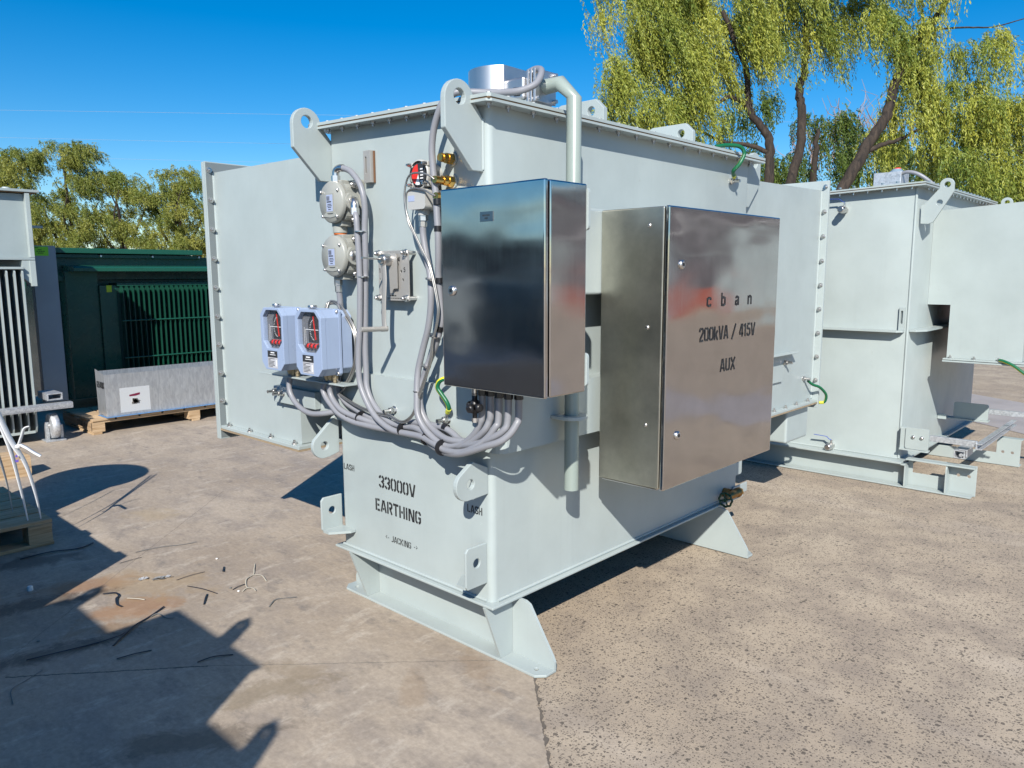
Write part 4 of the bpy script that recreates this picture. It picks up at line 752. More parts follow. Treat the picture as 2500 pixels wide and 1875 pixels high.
# relief box on the lid
pb=at(MB().box(-.003,.198,4.30,4.5,2.30,2.42).build('relief_box',GALV,RB_,.003)); 
n=MB(); n.lathe((.135,4.40,2.42),(0,0,1),[(0,.058),(.012,.05),(.022,.036),(.03,.032)],24); n.build('relief_dome',DOMEB,pb); MB().lathe((.14,4.40,2.447),(0,0,1),[(0,.025),(.009,.024),(.012,.018)],18).build('red_cap',RED,pb)
at(MB().tube(smooth([(.196,4.33,2.405),(.235,4.32,2.412),(.29,4.32,2.40),(.35,4.33,2.365),(.42,4.36,2.30)],6),.014,10).build('conduit',CONDUIT,RB_))
# ================================================================== TRANSFORMER AT THE LEFT EDGE
LT=thing('transformer','grey transformer with upright cooling fins, castor rail and lime green sticker','transformer',(-6.6,-.5,0))
def lt(o): return setloc(o,(6.6,.5,0))
L_=lambda mb,n,m=P_GREY,bv=.003: lt(mb.build(n,m,LT,bv,2))
m=MB(); m.prism([(-1.6,1.83),(.21,1.83),(.20,2.44),(-1.6,2.44)],FS(-7.9,0,0),0,1.36); L_(m,'upper_tank'); L_(MB().box(-7.95,-6.47,-1.65,.29,2.455,2.48),'tank_lid'); L_(MB().box(-7.95,-6.49,-1.65,.27,2.448,2.455),'rim_gasket',GASK,0)
L_(MB().box(-7.9,-6.48,-1.6,.205,1.805,1.828),'belt_flange'); m=MB(); m.box(-6.54,-6.48,.165,.205,1.83,2.448); L_(m,'corner_post',P_BACK)
m=MB(); m.box(-7.85,-6.80,-1.5,.18,.10,1.80); L_(m,'lower_tank'); m=MB(); m.box(-6.66,-6.46,.15,.20,1.55,1.80); m.prism([(.09,1.63),(.17,1.56),(.17,1.80),(.09,1.80)],FS(-6.6,0,0),0,.12); L_(m,'gusset',P_BACK)
m=MB(); m.box(-6.80,-6.44,-1.3,.09,1.715,1.738); L_(m,'fin_header',P_BACK)
fm=MB(); fm.prism([(-6.80,.10),(-6.47,.10),(-6.44,.16),(-6.44,1.69),(-6.47,1.715),(-6.80,1.715)],FE(0,.007,0),0,.014); fmm=fm.mesh('cooling_fin')
for k in range(16):
    o=link('cooling_fin',fmm,P_BACK,LT,(6.6,.5+.075-.0665*k,0)); 
    b_=o.modifiers.new('bevel','BEVEL'); b_.width=.005; b_.segments=2
pn=MB(); pn.box(-7.1,-7.0,.32,.545,.31,1.965); PN=lt(pn.build('side_panel',P_SLATE,LT,.002))
sk=MB().box(-6.999,-6.997,.345,.475,1.86,1.955).build('lime_sticker',LIME,PN)
n=MB()
for z,a,c in ((1.944,.350,.385),(1.922,.38,.415),(1.905,.365,.445),(1.887,.375,.430)): 
    for k in range(4): n.box(-6.9966,-6.9955,a+k*(c-a)/4,a+(k+.8)*(c-a)/4,z-.0045,z+.0045)
n.build('sticker_print',mat('sticker_ink',(.03,.09,.01),.6),sk)
L_(MB().lathe((-6.75,.08,2.48),(0,0,1),[(0,.035),(.03,.035),(.036,.028)],16),'lid_boss',P_BACK,0); L_(MB().box(-6.9,-6.84,.24,.40,2.135,2.16),'side_lug',P_BACK)
m=MB(); m.box(-6.385,-6.30,-.9,.375,.335,.345); m.box(-6.305,-6.297,-.9,.375,.346,.385); m.box(-6.385,-6.30,-.9,.375,.3855,.394); L_(m,'castor_rail',GALV,.002)
m=MB(); m.plate([(.165,.42),(.305,.42),(.305,.49),(.165,.49)],[[(.178,.432),(.292,.432),(.292,.478),(.178,.478)]],FS(-6.36,0,0),-.3,0); L_(m,'tube_stub',GALV,.002)
m=MB(); m.box(-6.46,-6.44,-.9,.06,.10,.125); L_(m,'lower_bar',P_BACK,.002)
cs=MB(); cs.box(-6.5,-6.34,.12,.30,.005,.02); cs.box(-6.45,-6.40,.14,.17,.02,.20); cs.box(-6.45,-6.40,.265,.295,.02,.16); cw=L_(cs,'castor_fork',GALV,.002)
m=MB(); m.lathe((-6.425,.175,.155),(0,1,0),[(0,.075),(.004,.125),(.06,.13),(.07,.125),(.078,.07)],28); m.build('castor_wheel',GALV,cw); m=MB(); m.lathe((-6.425,.16,.155),(0,1,0),[(0,.03),(.12,.03)],14); m.build('castor_hub',SSB,cw)
# ================================================================== GREEN TRANSFORMER
GT=thing('transformer','dark green transformer with wide finned radiator behind the galvanised tray','transformer',(-8.15,1.74,0))
def gt(o): return setloc(o,(7.8,-1.6,0))
Gb=lambda mb,n,m=P_GREEN,bv=.004: gt(mb.build(n,m,GT,bv,2))
Gb(MB().box(-9.2,-7.72,.55,3.4,.16,1.60),'tank'); Gb(MB().box(-9.2,-7.62,.60,2.66,1.60,1.885),'upper_tank'); Gb(MB().box(-9.25,-7.50,.62,2.40,1.915,1.975),'lid'); Gb(MB().box(-9.2,-7.55,.64,2.40,1.862,1.905),'lid_rim')
MB_=MB(); 
for y in (1.15,1.76,2.36): MB_.lathe((-7.55,y,1.885),(1,0,0),[(0,.02),(.012,.018),(.03,.012)],12)
Gb(MB_,'rim_bolt',SSB,0)
m=MB(); m.prism([(-7.62,1.775),(-7.22,1.755),(-7.20,1.745),(-7.20,1.70),(-7.62,1.70)],FE(0,.74,0),-2.1,0); Gb(m,'canopy')
m=MB(); m.plate([(.62,1.70),(.74,1.70),(.80,1.60),(.92,1.54),(.62,1.60)],[circ(.68,1.67,.026)],FS(-7.45,0,0),-.03,0); Gb(m,'lifting_lug')
Gb(MB().box(-7.62,-7.40,.70,1.05,.2,1.70),'corner_box'); m=MB(); m.box(-7.62,-7.36,1.05,1.24,.25,1.535); Gb(m,'radiator_end')
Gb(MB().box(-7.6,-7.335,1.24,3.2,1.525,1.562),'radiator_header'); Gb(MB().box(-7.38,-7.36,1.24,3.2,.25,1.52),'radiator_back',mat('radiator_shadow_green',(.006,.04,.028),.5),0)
fm=MB(); fm.prism([(-7.36,.25),(-7.27,.25),(-7.25,.27),(-7.25,1.49),(-7.285,1.524),(-7.36,1.524)],FE(0,.0035,0),0,.007); fmm=fm.mesh('radiator_fin')
for k in range(32): link('radiator_fin',fmm,P_FIN,GT,(7.8,-1.6+1.275+.0605*k,0))
m=MB(); m.cyl((-7.252,1.24,1.11),(-7.252,3.2,1.11),.009,8); m.cyl((-7.252,1.24,.66),(-7.252,3.2,.66),.009,8); Gb(m,'radiator_rod',P_GREEN,0)
Gb(MB().box(-7.359,-7.356,1.125,1.185,1.455,1.535),'yellow_tag',mat('yellow_tag',(.55,.62,.02),.5),0)
# ================================================================== PALLET AND TRAY
def pallet(name,label,m,x0,x1,y0,y1,h,along,nb,group=None):
    P_=thing(name,label,'pallet',((x0+x1)/2,(y0+y1)/2,.004)); ox,oy=(x0+x1)/2,(y0+y1)/2
    f=lambda o:setloc(o,(-ox,-oy,-.004))
    if along=='x':
        w=(y1-y0)/nb
        for k in range(nb): f(MB().box(x0,x1,y0+k*w+.012,y0+(k+1)*w-.012,h-.022,h).build('deck_board',m,P_,.002))
        ys=(y0,(y0+y1)/2-.05,y1-.1)
        for yy in ys: f(MB().box(x0,x1,yy+.012,yy+.10,.0045,.026).build('bottom_board',m,P_,.002))
    else:
        w=(x1-x0)/nb
        for k in range(nb): f(MB().box(x0+k*w+.012,x0+(k+1)*w-.012,y0,y1,h-.022,h).build('deck_board',m,P_,.002))
    for xx in (x0+.01,(x0+x1)/2-.07,x1-.14):
        if along!='x': f(MB().box(xx,xx+.13,y0,y1,.0045,.026).build('bottom_board',m,P_,.002))
        for yy in (y0+.005,(y0+y1)/2-.07,y1-.135): f(MB().box(xx,xx+.13,yy,yy+.13,.0265,h-.0445).build('block',m,P_,.003))
        if along!='x': pass
    if along!='x':
        for yy in (y0+.005,(y0+y1)/2-.07,y1-.135): f(MB().box(x0,x1,yy,yy+.13,h-.044,h-.0225).build('stringer',m,P_,.002))
    else:
        for xx in (x0+.01,(x0+x1)/2-.07,x1-.14): f(MB().box(xx,xx+.13,y0,y1,h-.044,h-.0225).build('stringer',m,P_,.002))
    return P_,f
GP,gf=pallet('pallet','wooden pallet stencilled 2740 Kg under the galvanised tray','' or WOODY,-7.28,-6.385,.555,2.75,.165,'x',9)
for y0 in (.56,): gf(MB().box(-7.27,-6.39,.552,.5545,.05,.135).build('end_board',WOODX,GP))
gf(lettering('2740 Kg',FE(-6.80,.5515,.066),.062,.29,.16).build('weight_marking',TXT,GP))
TR=thing('galvanised_tray','open galvanised sheet tray with a plastic document pouch on its face','tray',(-6.5,1.4,.17)); tf=lambda o:setloc(o,(6.5,-1.4,-.17))
m=MB(); m.box(-6.403,-6.400,.72,2.7,.173,.62); m.prism([(-6.64,.20),(-6.403,.173),(-6.403,.62),(-6.66,.665)],FE(0,.722,0),0,.003); m.box(-6.66,-6.403,.725,2.7,.1725,.176); m.box(-6.663,-6.660,.725,2.7,.176,.64)
TM=mat('galvanised_sheet',(.56,.58,.60),.36,.75); q=NT(TM); q.color(q.mix(q.ramp(q.noise(1,5,.7,q.mapped((60,34,9),(.5,0,.4)),.8),(.38,0.),(.62,1.)),(.52,.54,.56),(.68,.70,.71))); q.bump(q.noise(6,4),.3,.01); q.rough(q.math('MULTIPLY_ADD',q.noise(9,4),.25,.28))
TB=tf(m.build('tray_sheet',TM,TR,0,2,True))
tf(MB().box(-6.3995,-6.398,.86,1.17,.20,.465).build('document_pouch',mat('clear_pouch_plastic',(.50,.52,.53),.25),TR)); tf(MB().prism([(.955,.368),(1.02,.368),(1.065,.378),(1.065,.40),(.955,.385)],FS(-6.3978,0,0),0,.001).build('pouch_red_strip',mat('dark_red_strip',(.16,.01,.04),.5),TR))
m=MB()
for k in range(14): m.box(-6.3975,-6.39,.97+random.random()*.07,.99+random.random()*.07,.285+random.random()*.05,.30+random.random()*.05)
tf(m.build('bag_of_screws',SSB,TR))
# mirrored stencil seen on the end sheet
n=MB(); lettering('GR540WX',(Vector((-6.63,.7185,.47)),X,Z,-Y),.07,.21,.17,mb=n); tf(n.build('sheet_marking',TXT,TR))
m=MB(); m.box(-6.62,-6.36,.70,2.72,.168,.1715); tf(m.build('blue_wrap',mat('blue_plastic_wrap',(.12,.26,.48),.25),TR))
# ================================================================== LEFT PALLET, LOAD, STRAPS, TIMBER
LP,lf=pallet('pallet','weathered wooden pallet with white straps rising from its corner','' or WOODY,-4.15,-3.05,-1.95,-.77,.165,'y',5)
LDx,LDy=-3.46,-1.56
ld=thing('cable_drum','wrapped cable drum standing on the weathered pallet','drum',(LDx,LDy,.17)); 
m=MB(); m.lathe((0,0,0),(0,0,1),[(0,.40),(.06,.40),(.061,.33),(1.20,.33),(1.201,.40),(1.26,.40)],36); m.build('drum_body',WHITE,ld); 
SW=mat('white_strap_plastic',(.72,.73,.74),.4); SP=mat('strap_print_violet',(.12,.08,.4),.5)
def flat(name,pts,w,m,label,cat,group=None,flat=None,th=.25):
    P=smooth(pts,6); o=MB(); b=P
    o.tube(P,[w*min(1,.25+1.4*k/len(P)) for k in range(len(P))],8,True,True,flat); ob=o.build(name,m); tag(ob,label,cat,group); return ob
Vx=Vector((.55,.35,.2))
st1=flat('strap',[(-3.10,-.82,.168),(-3.10,-.835,.32),(-3.11,-.87,.52),(-3.12,-.93,.67),(-3.14,-.99,.88),(-3.2,-1.12,1.35)],.020,SW,'white plastic strap knotted halfway above the corner of the weathered pallet','strap','white straps over the weathered pallet',Vx)
st2=flat('strap',[(-3.12,-.885,.168),(-3.12,-.91,.40),(-3.13,-.945,.66),(-3.15,-1.01,.90),(-3.2,-1.16,1.35)],.020,SW,'white plastic strap with a small violet print','strap','white straps over the weathered pallet',Vx)
st3=flat('strap',[(-3.38,-.90,.168),(-3.36,-.925,.40),(-3.34,-.97,.62),(-3.32,-1.05,.9)],.012,mat('grey_strap',(.35,.36,.36),.5),'thin grey strap behind the white straps on the weathered pallet','strap','white straps over the weathered pallet',Vx)
kn=MB(); kn.tube(smooth([(-3.09,-.90,.655),(-3.08,-.885,.70),(-3.07,-.87,.745),(-3.06,-.845,.755)],5),.012,6,True,True,Vx); kn.tube(smooth([(-3.09,-.895,.65),(-3.06,-.87,.63),(-3.04,-.84,.60),(-3.02,-.81,.575)],5),.014,6,True,True,Vx); kn.lathe((-3.105,-.905,.65),(.2,.3,-1),[(0,.012),(.012,.02),(.024,.012)],10); kn.build('strap_knot',SW,st1)
n=MB(); n.prism([(-.008,0),(.008,0),(.01,.02),(0,.012),(-.01,.02)],(Vector((-3.094,-.918,.545)),Vector((.36,.93,0)).normalized(),Z,Vector((.93,-.36,0)).normalized()),.001,.002); n.prism([(-.007,.03),(.007,.03),(.004,.045),(-.004,.045)],(Vector((-3.094,-.918,.545)),Vector((.36,.93,0)).normalized(),Z,Vector((.93,-.36,0)).normalized()),.001,.002); n.build('strap_print',SP,st2)
tb_=MB(); tb_.prism(rrect(-1.0,-.36,.0045,.19,.03,4),FS(-5.25,0,0),0,.22); tag(tb_.build('timber_bearer',WOODY,None,.01),'short thick brown timber bearer lying behind the weathered pallet','timber')
# ================================================================== LOOSE CUT TIES AND SCRAPS ON THE SLAB
TIEB=mat('black_tie',(.012,.013,.02),.45); TIEG=mat('grey_tie',(.16,.16,.15),.5); TIEW=mat('pale_tie',(.5,.45,.36),.5)
DEB=[('t1',[(-2.523,-.49),(-2.5,-.366),(-2.445,-.238),(-2.422,-.164)],.004,TIEG,'longest straight grey cable tie, lying nearest the transformer shadow'),
('t2',[(-2.41,-.621),(-2.407,-.548),(-2.412,-.499)],.003,TIEB,'short dark tie lying just beyond the large shadow corner'),
('t3',[(-1.92,-.507),(-1.921,-.423),(-1.92,-.348)],.003,TIEB,'dark cable tie beside the silver foil scrap'),
('t4',[(-1.796,-.502),(-1.687,-.467),(-1.582,-.44)],.004,TIEB,'straight dark blue-black tie lying between the foil scrap and the curled wire'),
('t5',[(-1.613,-.48),(-1.565,-.511),(-1.503,-.549)],.006,TIEB,'stubby black tie end pointing at the camera'),
('t6',[(-1.904,-.243),(-1.837,-.282)],.007,TIEB,'tiny black tie stub lying alone behind the others'),
('t7',[(-1.821,-.099),(-1.743,-.146),(-1.679,-.186),(-1.642,-.246),(-1.559,-.291),(-1.514,-.295)],.005,TIEW,'curled pale wire forming a hook on the sunlit slab'),
('t7b',[(-1.675,-.188),(-1.628,-.164),(-1.54,-.184)],.005,TIEW,'pale curved wire offcut beside the curled hook'),
('t7c',[(-1.592,-.277),(-1.58,-.326),(-1.571,-.361)],.004,TIEB,'dark straight tie touching the curled pale wire'),
('t8',[(-1.509,-.339),(-1.527,-.307),(-1.507,-.279),(-1.458,-.292)],.005,TIEW,'small pale arched wire offcut in front of the curled hook'),
('t9',[(-1.234,-.342),(-1.284,-.281),(-1.276,-.238),(-1.233,-.187)],.004,TIEG,'bent grey tie nearest the foot of the main transformer'),
('t10',[(-2.015,-.848),(-1.976,-.804),(-1.931,-.8),(-1.893,-.826),(-1.827,-.846),(-1.778,-.845)],.008,TIEB,'thick black bent wire on the rust stain'),
('t12',[(-1.869,-.782),(-1.811,-.75),(-1.782,-.729)],.006,TIEW,'pale wire offcut on the rust stain'),
('t13',[(-1.38,-1.025),(-1.5,-.893),(-1.566,-.786),(-1.617,-.701)],.007,TIEB,'long black strip crossing the edge of the shadow'),
('t13b',[(-1.557,-.79),(-1.561,-.756),(-1.491,-.741),(-1.455,-.721)],.005,TIEG,'grey looped tie beside the long black strip'),
('t14',[(-1.522,-1.328),(-1.486,-1.215),(-1.468,-1.086),(-1.452,-.985),(-1.48,-.927)],.007,TIEB,'long black strip lying wholly in the shadow'),
('t15',[(-1.245,-1.059),(-1.227,-.997),(-1.213,-.924)],.006,TIEB,'short black strip in the middle of the shadow'),
('t16',[(-.958,-.835),(-.947,-.77),(-.908,-.698)],.006,TIEB,'black tie near the pointed tip of the shadow'),
('t17',[(-1.169,-1.466),(-1.285,-1.443),(-1.332,-1.384),(-1.369,-1.31)],.003,TIEG,'thin curved grey wire lying farthest into the shadow'),
('t18',[(-2.9,-.998),(-2.891,-.844),(-2.841,-.705),(-2.867,-.611)],.010,TIEB,'ragged black strip beside the weathered pallet')]
for n_,p,r,m_,lb in DEB:
    P=[(a,b_,.0045+r*.6+(.004 if k%2 else 0)) for k,(a,b_) in enumerate(p)]
    o=MB(); Pm=smooth(P,5) if len(P)>2 else [Vector(p_) for p_ in P]; o.tube(Pm,r*.8,6,True,True,Z)
    tag(o.build('cable_tie',m_),lb,'cable tie','cut ties and wire scraps on the concrete')
fo=MB(); P=[(-2.071,-.645),(-2.055,-.61),(-2.03,-.56),(-1.986,-.492)]
for k in range(16):
    a=random.random(); x=-2.072+a*.085+random.uniform(-.008,.008); y=-.645+a*.15; q=random.random()*6.3; w=.012+.018*math.sin(a*3.1)
    fo.add([(x,y,.005),(x+w*math.cos(q),y+w*math.sin(q),.005+.012*random.random()),(x+w*1.1*math.cos(q+1),y+w*1.1*math.sin(q+1),.012),(x+w*math.cos(q+2),y+w*math.sin(q+2),.005)],[(0,1,2,3)])
FOIL=mat('foil',(.55,.54,.52),.35,.4)
tag(fo.build('foil_scrap',FOIL),'crumpled silver foil scrap on the sunlit concrete','scrap')
cp=MB(); cp.lathe((-2.36,-1.09,.0045),(0,0,1),[(0,.015),(.02,.014),(.024,.010)],14); tag(cp.build('bottle_cap',WHITE),'white plastic cap lying in the shadow near the dark grime','cap')
for k,(x,y,lb) in enumerate(((-2.06,-.21,'small pale pebble alone on the sunlit slab behind the ties'),(-1.6,-.36,'brown pebble beside the curled pale wire'),(-1.53,-.35,'white pebble beside the small arched wire'),(-1.68,-1.24,'dark pebble in the shadow beside the grime band'))):
    o=MB(); o.lathe((x,y,.0045),(0,0,1),[(0,.005),(.003,.008),(.006,.005),(.007,.002)],7); tag(o.build('pebble',(WHITE,TIEG,WHITE,TIEG)[k]),lb,'pebble','pebbles on the concrete')
# ================================================================== MACHINES AND CRATES BESIDE THE PHOTOGRAPHER (they cast the shadows)
YT=thing('transformer','tall grey transformer standing beside the photographer, casting the stepped shadow','transformer',(.5,-3.9,0))
yt=lambda o:setloc(o,(-.5,3.9,0))
yt(MB().box(.08,.87,-5.2,-2.85,.2,1.985).build('tank',P_GREY,YT,.01)); yt(MB().box(.066,.885,-5.25,-2.83,1.985,2.0).build('tank_lid',P_GREY,YT,.002)); yt(MB().box(.89,1.43,-5.2,-3.17,.45,2.0).build('cable_box',P_GREY,YT,.008)); yt(MB().box(-.49,.062,-5.2,-3.15,.3,2.0).build('cooling_bank',P_GREY,YT,.008))
for x,y,t in ((.535,-2.82,2.16),(1.40,-3.17,2.15),(-.42,-3.14,2.14)): yt(MB().plate([(-.06,1.9),(.06,1.9),(.05,t-.04),(.0,t),(-.04,t-.05)],[circ(0,t-.07,.015)],FE(x,y,0),-.02,.0).build('lifting_lug',P_GREY,YT,.002,2,True))
for y in (-4.9,-3.2): yt(MB().box(.0,1.4,y,y+.1,.004,.2).build('skid_beam',P_GREY,YT,.004))
DKBOX=paint('dark_site_box_paint',(.045,.05,.06),.5)
CT=thing('crate','dark steel crate beside the weathered pallet','crate',(-2.45,-2.3,.004)); ct=lambda o:setloc(o,(2.45,2.3,-.004))
ct(MB().box(-3.02,-1.70,-2.9,-1.65,.10,1.0).build('crate_body',DKBOX,CT,.004))
m=MB()
for x in (-3.02,-2.4,-1.82): m.box(x,x+.12,-1.648,-1.626,.10,1.0)
ct(m.build('crate_batten',DKBOX,CT,.002)); m=MB()
for x in (-2.95,-2.42,-1.85): m.box(x,x+.1,-2.9,-1.65,.0045,.099)
ct(m.build('crate_runner',DKBOX,CT,.002))
def reflection_tx(x,y,m,lb,h=1.8):  # unseen machines added so the control cabinet door reflects something dark
    t_=thing('transformer',lb,'transformer',(x,y,0)); MB().box(-.8,.8,-.6,.5,.12,h-.1).build('tank',m,t_,.01); MB().box(-.86,.86,-.66,.56,h-.1,h-.07).build('tank_lid',m,t_,.004)
    f_=MB().box(-.008,.008,.5,.72,.3,h-.3).mesh('cooling_fin')
    for k in range(12): link('cooling_fin',f_,m,t_,(-.7+k*.127,0,0))
    for yy in (-.5,.3): MB().box(-.8,.8,yy,yy+.12,.004,.12).build('skid_beam',m,t_,.003)
    MB().lathe((.3,0,h-.07),(0,0,1),[(0,.09),(.25,.07),(.27,.05)],16).build('bushing',P_CAST,t_)
reflection_tx(-1.9,-5.6,P_SLATE,'slate grey transformer added behind the photographer to darken door reflections, nearest of the rear row'); reflection_tx(-4.1,-5.7,P_GREY,'mid grey transformer added behind the photographer to darken door reflections, middle of the rear row'); reflection_tx(-6.4,-5.4,P_SLATE,'slate grey transformer added behind the photographer to darken door reflections, farthest of the rear row')
# shed across the yard, seen as reflections in the cabinet doors
SH=thing('warehouse','long grey metal warehouse with a red brick base across the yard','building',(16,27,0))
brick=mat('red_brick',(.30,.075,.05),.85); q=NT(brick); q.color(q.mix(q.noise(3,4),(.22,.055,.04),(.36,.10,.07)))
clad=mat('grey_cladding',(.075,.066,.075),.5); q=NT(clad); q.bump(q.noise(1,0,0,q.mapped((14,.01,.01))),.5,.03)
MB().box(-16,18,0,8,1.1,5.6).build('wall',clad,SH,.02); MB().box(-16.05,18.05,-.06,8,0.0,1.1).build('brick_base',brick,SH,.02); MB().box(-16.2,18.2,-.3,8.2,5.6,5.9).build('roof',P_BACK,SH,.03)
for k in range(5):
    dr=MB().box(-12+k*6.4,-8.5+k*6.4,-.12,-.065,.02,3.2).build('roller_door',(P_SLATE,P_GREY)[k%2],SH,.01)
MB().box(-16,18,-.16,-.065,3.5,3.58).build('sign_band',WHITE,SH,.01)
for z in (2.6,4.4): MB().box(-16,18,-.1,-.061,z,z+.06).build('cladding_rail',P_BACK,SH,.005)
SW2=thing('warehouse','low dark warehouse added behind the photographer to darken the door reflection','building',(-22,-17,0),R(-45))  # unseen building added to cut the sky out of the cabinet door reflection
MB().box(-22,22,-5,0,0,3.0).build('wall',mat('dark_wall',(.05,.05,.055),.6),SW2,.02); MB().box(-22.3,22.3,-5.2,.2,3.0,3.2).build('roof',P_SLATE,SW2,.02)
for k in range(6): MB().box(-19+k*6.6,-15.5+k*6.6,.005,.06,.02,2.6).build('roller_door',DKBOX,SW2,.01)
# overhead wires
WM=mat('overhead_wire',(.30,.33,.36),.5)
for a,b_,lb in (((-46,10,10.28),(-.1,52,9.0),'overhead wire highest against the blue sky'),((-48.1,10.4,9.19),(-.1,54,7.4),'faint overhead wire just below the highest one'),((-50,11.2,8.47),(-.1,57,6.6),'overhead wire just above the feathery tree tops')):
    a,b_=Vector(a),Vector(b_); d=b_-a; P=[a+d*t-Vector((0,0,1.2*t*(1-t)*.8)) for t in [k/24-.5 for k in range(0,49)]]
    tag(MB().tube([a+d*t for t in (-.6,-.3,0,.25,.5,.75,1,1.3)],.0045,6).build('overhead_wire',WM),lb,'wire','overhead wires')
# ================================================================== TREES
def leafmat(name, a, b, tr=.3):
    m=bpy.data.materials.new(name); m.use_nodes=True; nt=m.node_tree; n=nt.nodes; l=nt.links; n.clear()
    o=n.new('ShaderNodeOutputMaterial'); at_=n.new('ShaderNodeAttribute'); at_.attribute_name='hue'
    mx=n.new('ShaderNodeMix'); mx.data_type='RGBA'; mx.inputs[6].default_value=(*a,1); mx.inputs[7].default_value=(*b,1); l.new(at_.outputs['Fac'],mx.inputs[0])
    d=n.new('ShaderNodeBsdfPrincipled'); d.inputs['Roughness'].default_value=.55; l.new(mx.outputs[2],d.inputs['Base Color'])
    t=n.new('ShaderNodeBsdfTranslucent'); l.new(mx.outputs[2],t.inputs[0]); s=n.new('ShaderNodeMixShader'); s.inputs[0].default_value=tr
    l.new(d.outputs[0],s.inputs[1]); l.new(t.outputs[0],s.inputs[2]); l.new(s.outputs[0],o.inputs[0]); return m
def leaves(name, C, D, L, Wd, m, parent, hue):
    n=len(C); D=D/np.linalg.norm(D,axis=1,keepdims=True)
    A=RNG.normal(size=(n,3)); A-=D*(A*D).sum(1,keepdims=True); A/=np.linalg.norm(A,axis=1,keepdims=True)
    L=L[:,None]; Wd=Wd[:,None]
    V=np.stack([C-D*L*.5, C+A*Wd*.5, C+D*L*.5, C-A*Wd*.5],1).reshape(-1,3).astype(np.float32)
    me=bpy.data.meshes.new(name); me.vertices.add(4*n); me.vertices.foreach_set('co',V.ravel())
    me.loops.add(4*n); me.loops.foreach_set('vertex_index',np.arange(4*n,dtype=np.int32)); me.polygons.add(n); me.polygons.foreach_set('loop_start',np.arange(0,4*n,4,dtype=np.int32))
    me.update(calc_edges=True); at_=me.attributes.new('hue','FLOAT','FACE'); at_.data.foreach_set('value',hue.astype(np.float32))
    return link(name,me,m,parent)
BARK=mat('willow_bark',(.03,.022,.018),.9); q=NT(BARK); g=q.noise(1,6,.7,q.mapped((9,9,1.6)),1.0); q.color(q.mix(q.ramp(g,(.35,0.),(.65,1.)),(.012,.009,.008),(.06,.043,.031))); q.bump(g,.8,.03)
TWIG=mat('bare_twig',(.30,.22,.18),.8)
WL=leafmat('willow_leaf',(.09,.17,.028),(.58,.56,.085)); WD=leafmat('dark_willow_leaf',(.045,.09,.018),(.17,.23,.03),.35); AL=leafmat('airy_leaf',(.12,.18,.03),(.40,.38,.08),.4)
def strands(cl, dens, Lr, lpm, drift, droop=1.0, leaf=(.10,.02), flat=.7):
    Cs=[];Ds=[];Hs=[]
    for x,y,z,rx,rz in cl:
        n=int(dens*rx*rz*4); ns=max(3,int(rx*rz*(34 if droop<.5 else 14))); SC=[]
        for _ in range(ns):
            u=RNG.normal(size=3); u/=np.linalg.norm(u); u*=RNG.random()**(1/3.5); SC.append((u,RNG.beta(1.6,2.0),RNG.uniform(.4,1.5)))
        wts=np.array([q[2] for q in SC]); wts/=wts.sum()
        for ci in RNG.choice(ns,size=n,p=wts):
            u=SC[ci][0]+RNG.normal(size=3)*np.array([.11/rx,.16/rx,.09/rz])*min(1.6,1+.2*rx)
            p=np.array([x+u[0]*rx, y+u[1]*rx*flat, z+u[2]*rz+rz*.15]); ln=RNG.uniform(*Lr); k=max(4,int(ln*lpm)); t=np.linspace(0,1,k)
            out=np.array([u[0],u[1],0])*.5+RNG.normal(size=3)*.25; out[2]=0
            pos=p+out*np.minimum(t,.6)[:,None]*ln*.7+np.array(drift)*(t**1.5)[:,None]*ln+np.array([0,0,-1])*(droop*ln*t**1.35)[:,None]+np.array([0,0,.18])*np.sin(t*3.1)[:,None]*ln*.5
            d=np.gradient(pos,axis=0); d/=np.linalg.norm(d,axis=1,keepdims=True)+1e-9
            Cs.append(pos+RNG.normal(size=pos.shape)*.028); Ds.append(d+RNG.normal(size=pos.shape)*.42)
            Hs.append(np.clip(.6*SC[ci][1]+.4*RNG.beta(1.6,2.0)+RNG.normal(size=k)*.1,0,1))
    C=np.concatenate(Cs); D=np.concatenate(Ds); H=np.concatenate(Hs); n=len(C)
    return C,D,RNG.uniform(.75,1.3,n)*leaf[0],RNG.uniform(.75,1.3,n)*leaf[1],H
def tree(name,label,base,trunks,cl,dens,m,Lr,lpm,drift,leaf,group,droop=1.0,flat=.7):
    t=thing(name,label,'tree',base,0,group); o=-Vector(base)
    tr=MB()
    for pts,r0,r1 in trunks:
        P=smooth(pts,6); k=len(P); P=[p+o for p in P]
        P=[p+Vector(RNG.normal(size=3))*r0*.1 for p in P]
        tr.tube(P,[r0+(r1-r0)*i/(k-1) for i in range(k)],10)
    tr.build('trunk',BARK,t)
    C,D,L,Wd,H=strands(cl,dens,Lr,lpm,drift,droop,leaf,flat); C=C+np.array(o)
    leaves('crown',C,D,L,Wd,m,t,H); return t
WG='willow trees behind the yard'
W1=[(-8.06,12.93,7.22,.91,.73),(-8.2,12.55,5.96,.64,.73),(-7.44,13.33,6.32,1.0,1.0),(-7.68,12.92,5.3,.82,.4),(-7.03,13.56,5.45,.5,.45),(-7.24,13.94,8.48,1.82,.82),(-8.27,12.34,5.1,.40,.5),(-7.5,13.06,4.85,.65,.3),(-8.22,12.98,8.22,.73,.55),(-7.9,12.6,4.55,.5,.3)]
W2=[(-6.79,14.11,7.22,1.19,.8),(-5.82,15.08,7.55,1.37,.6),(-6.4,14.36,6.75,1.0,.36),(-5.37,15.39,7.1,1.1,.42),(-5.58,15.5,8.47,1.64,.73),(-4.6,16.18,7.4,.82,.6),(-6.9,14.2,6.2,.5,.4)]
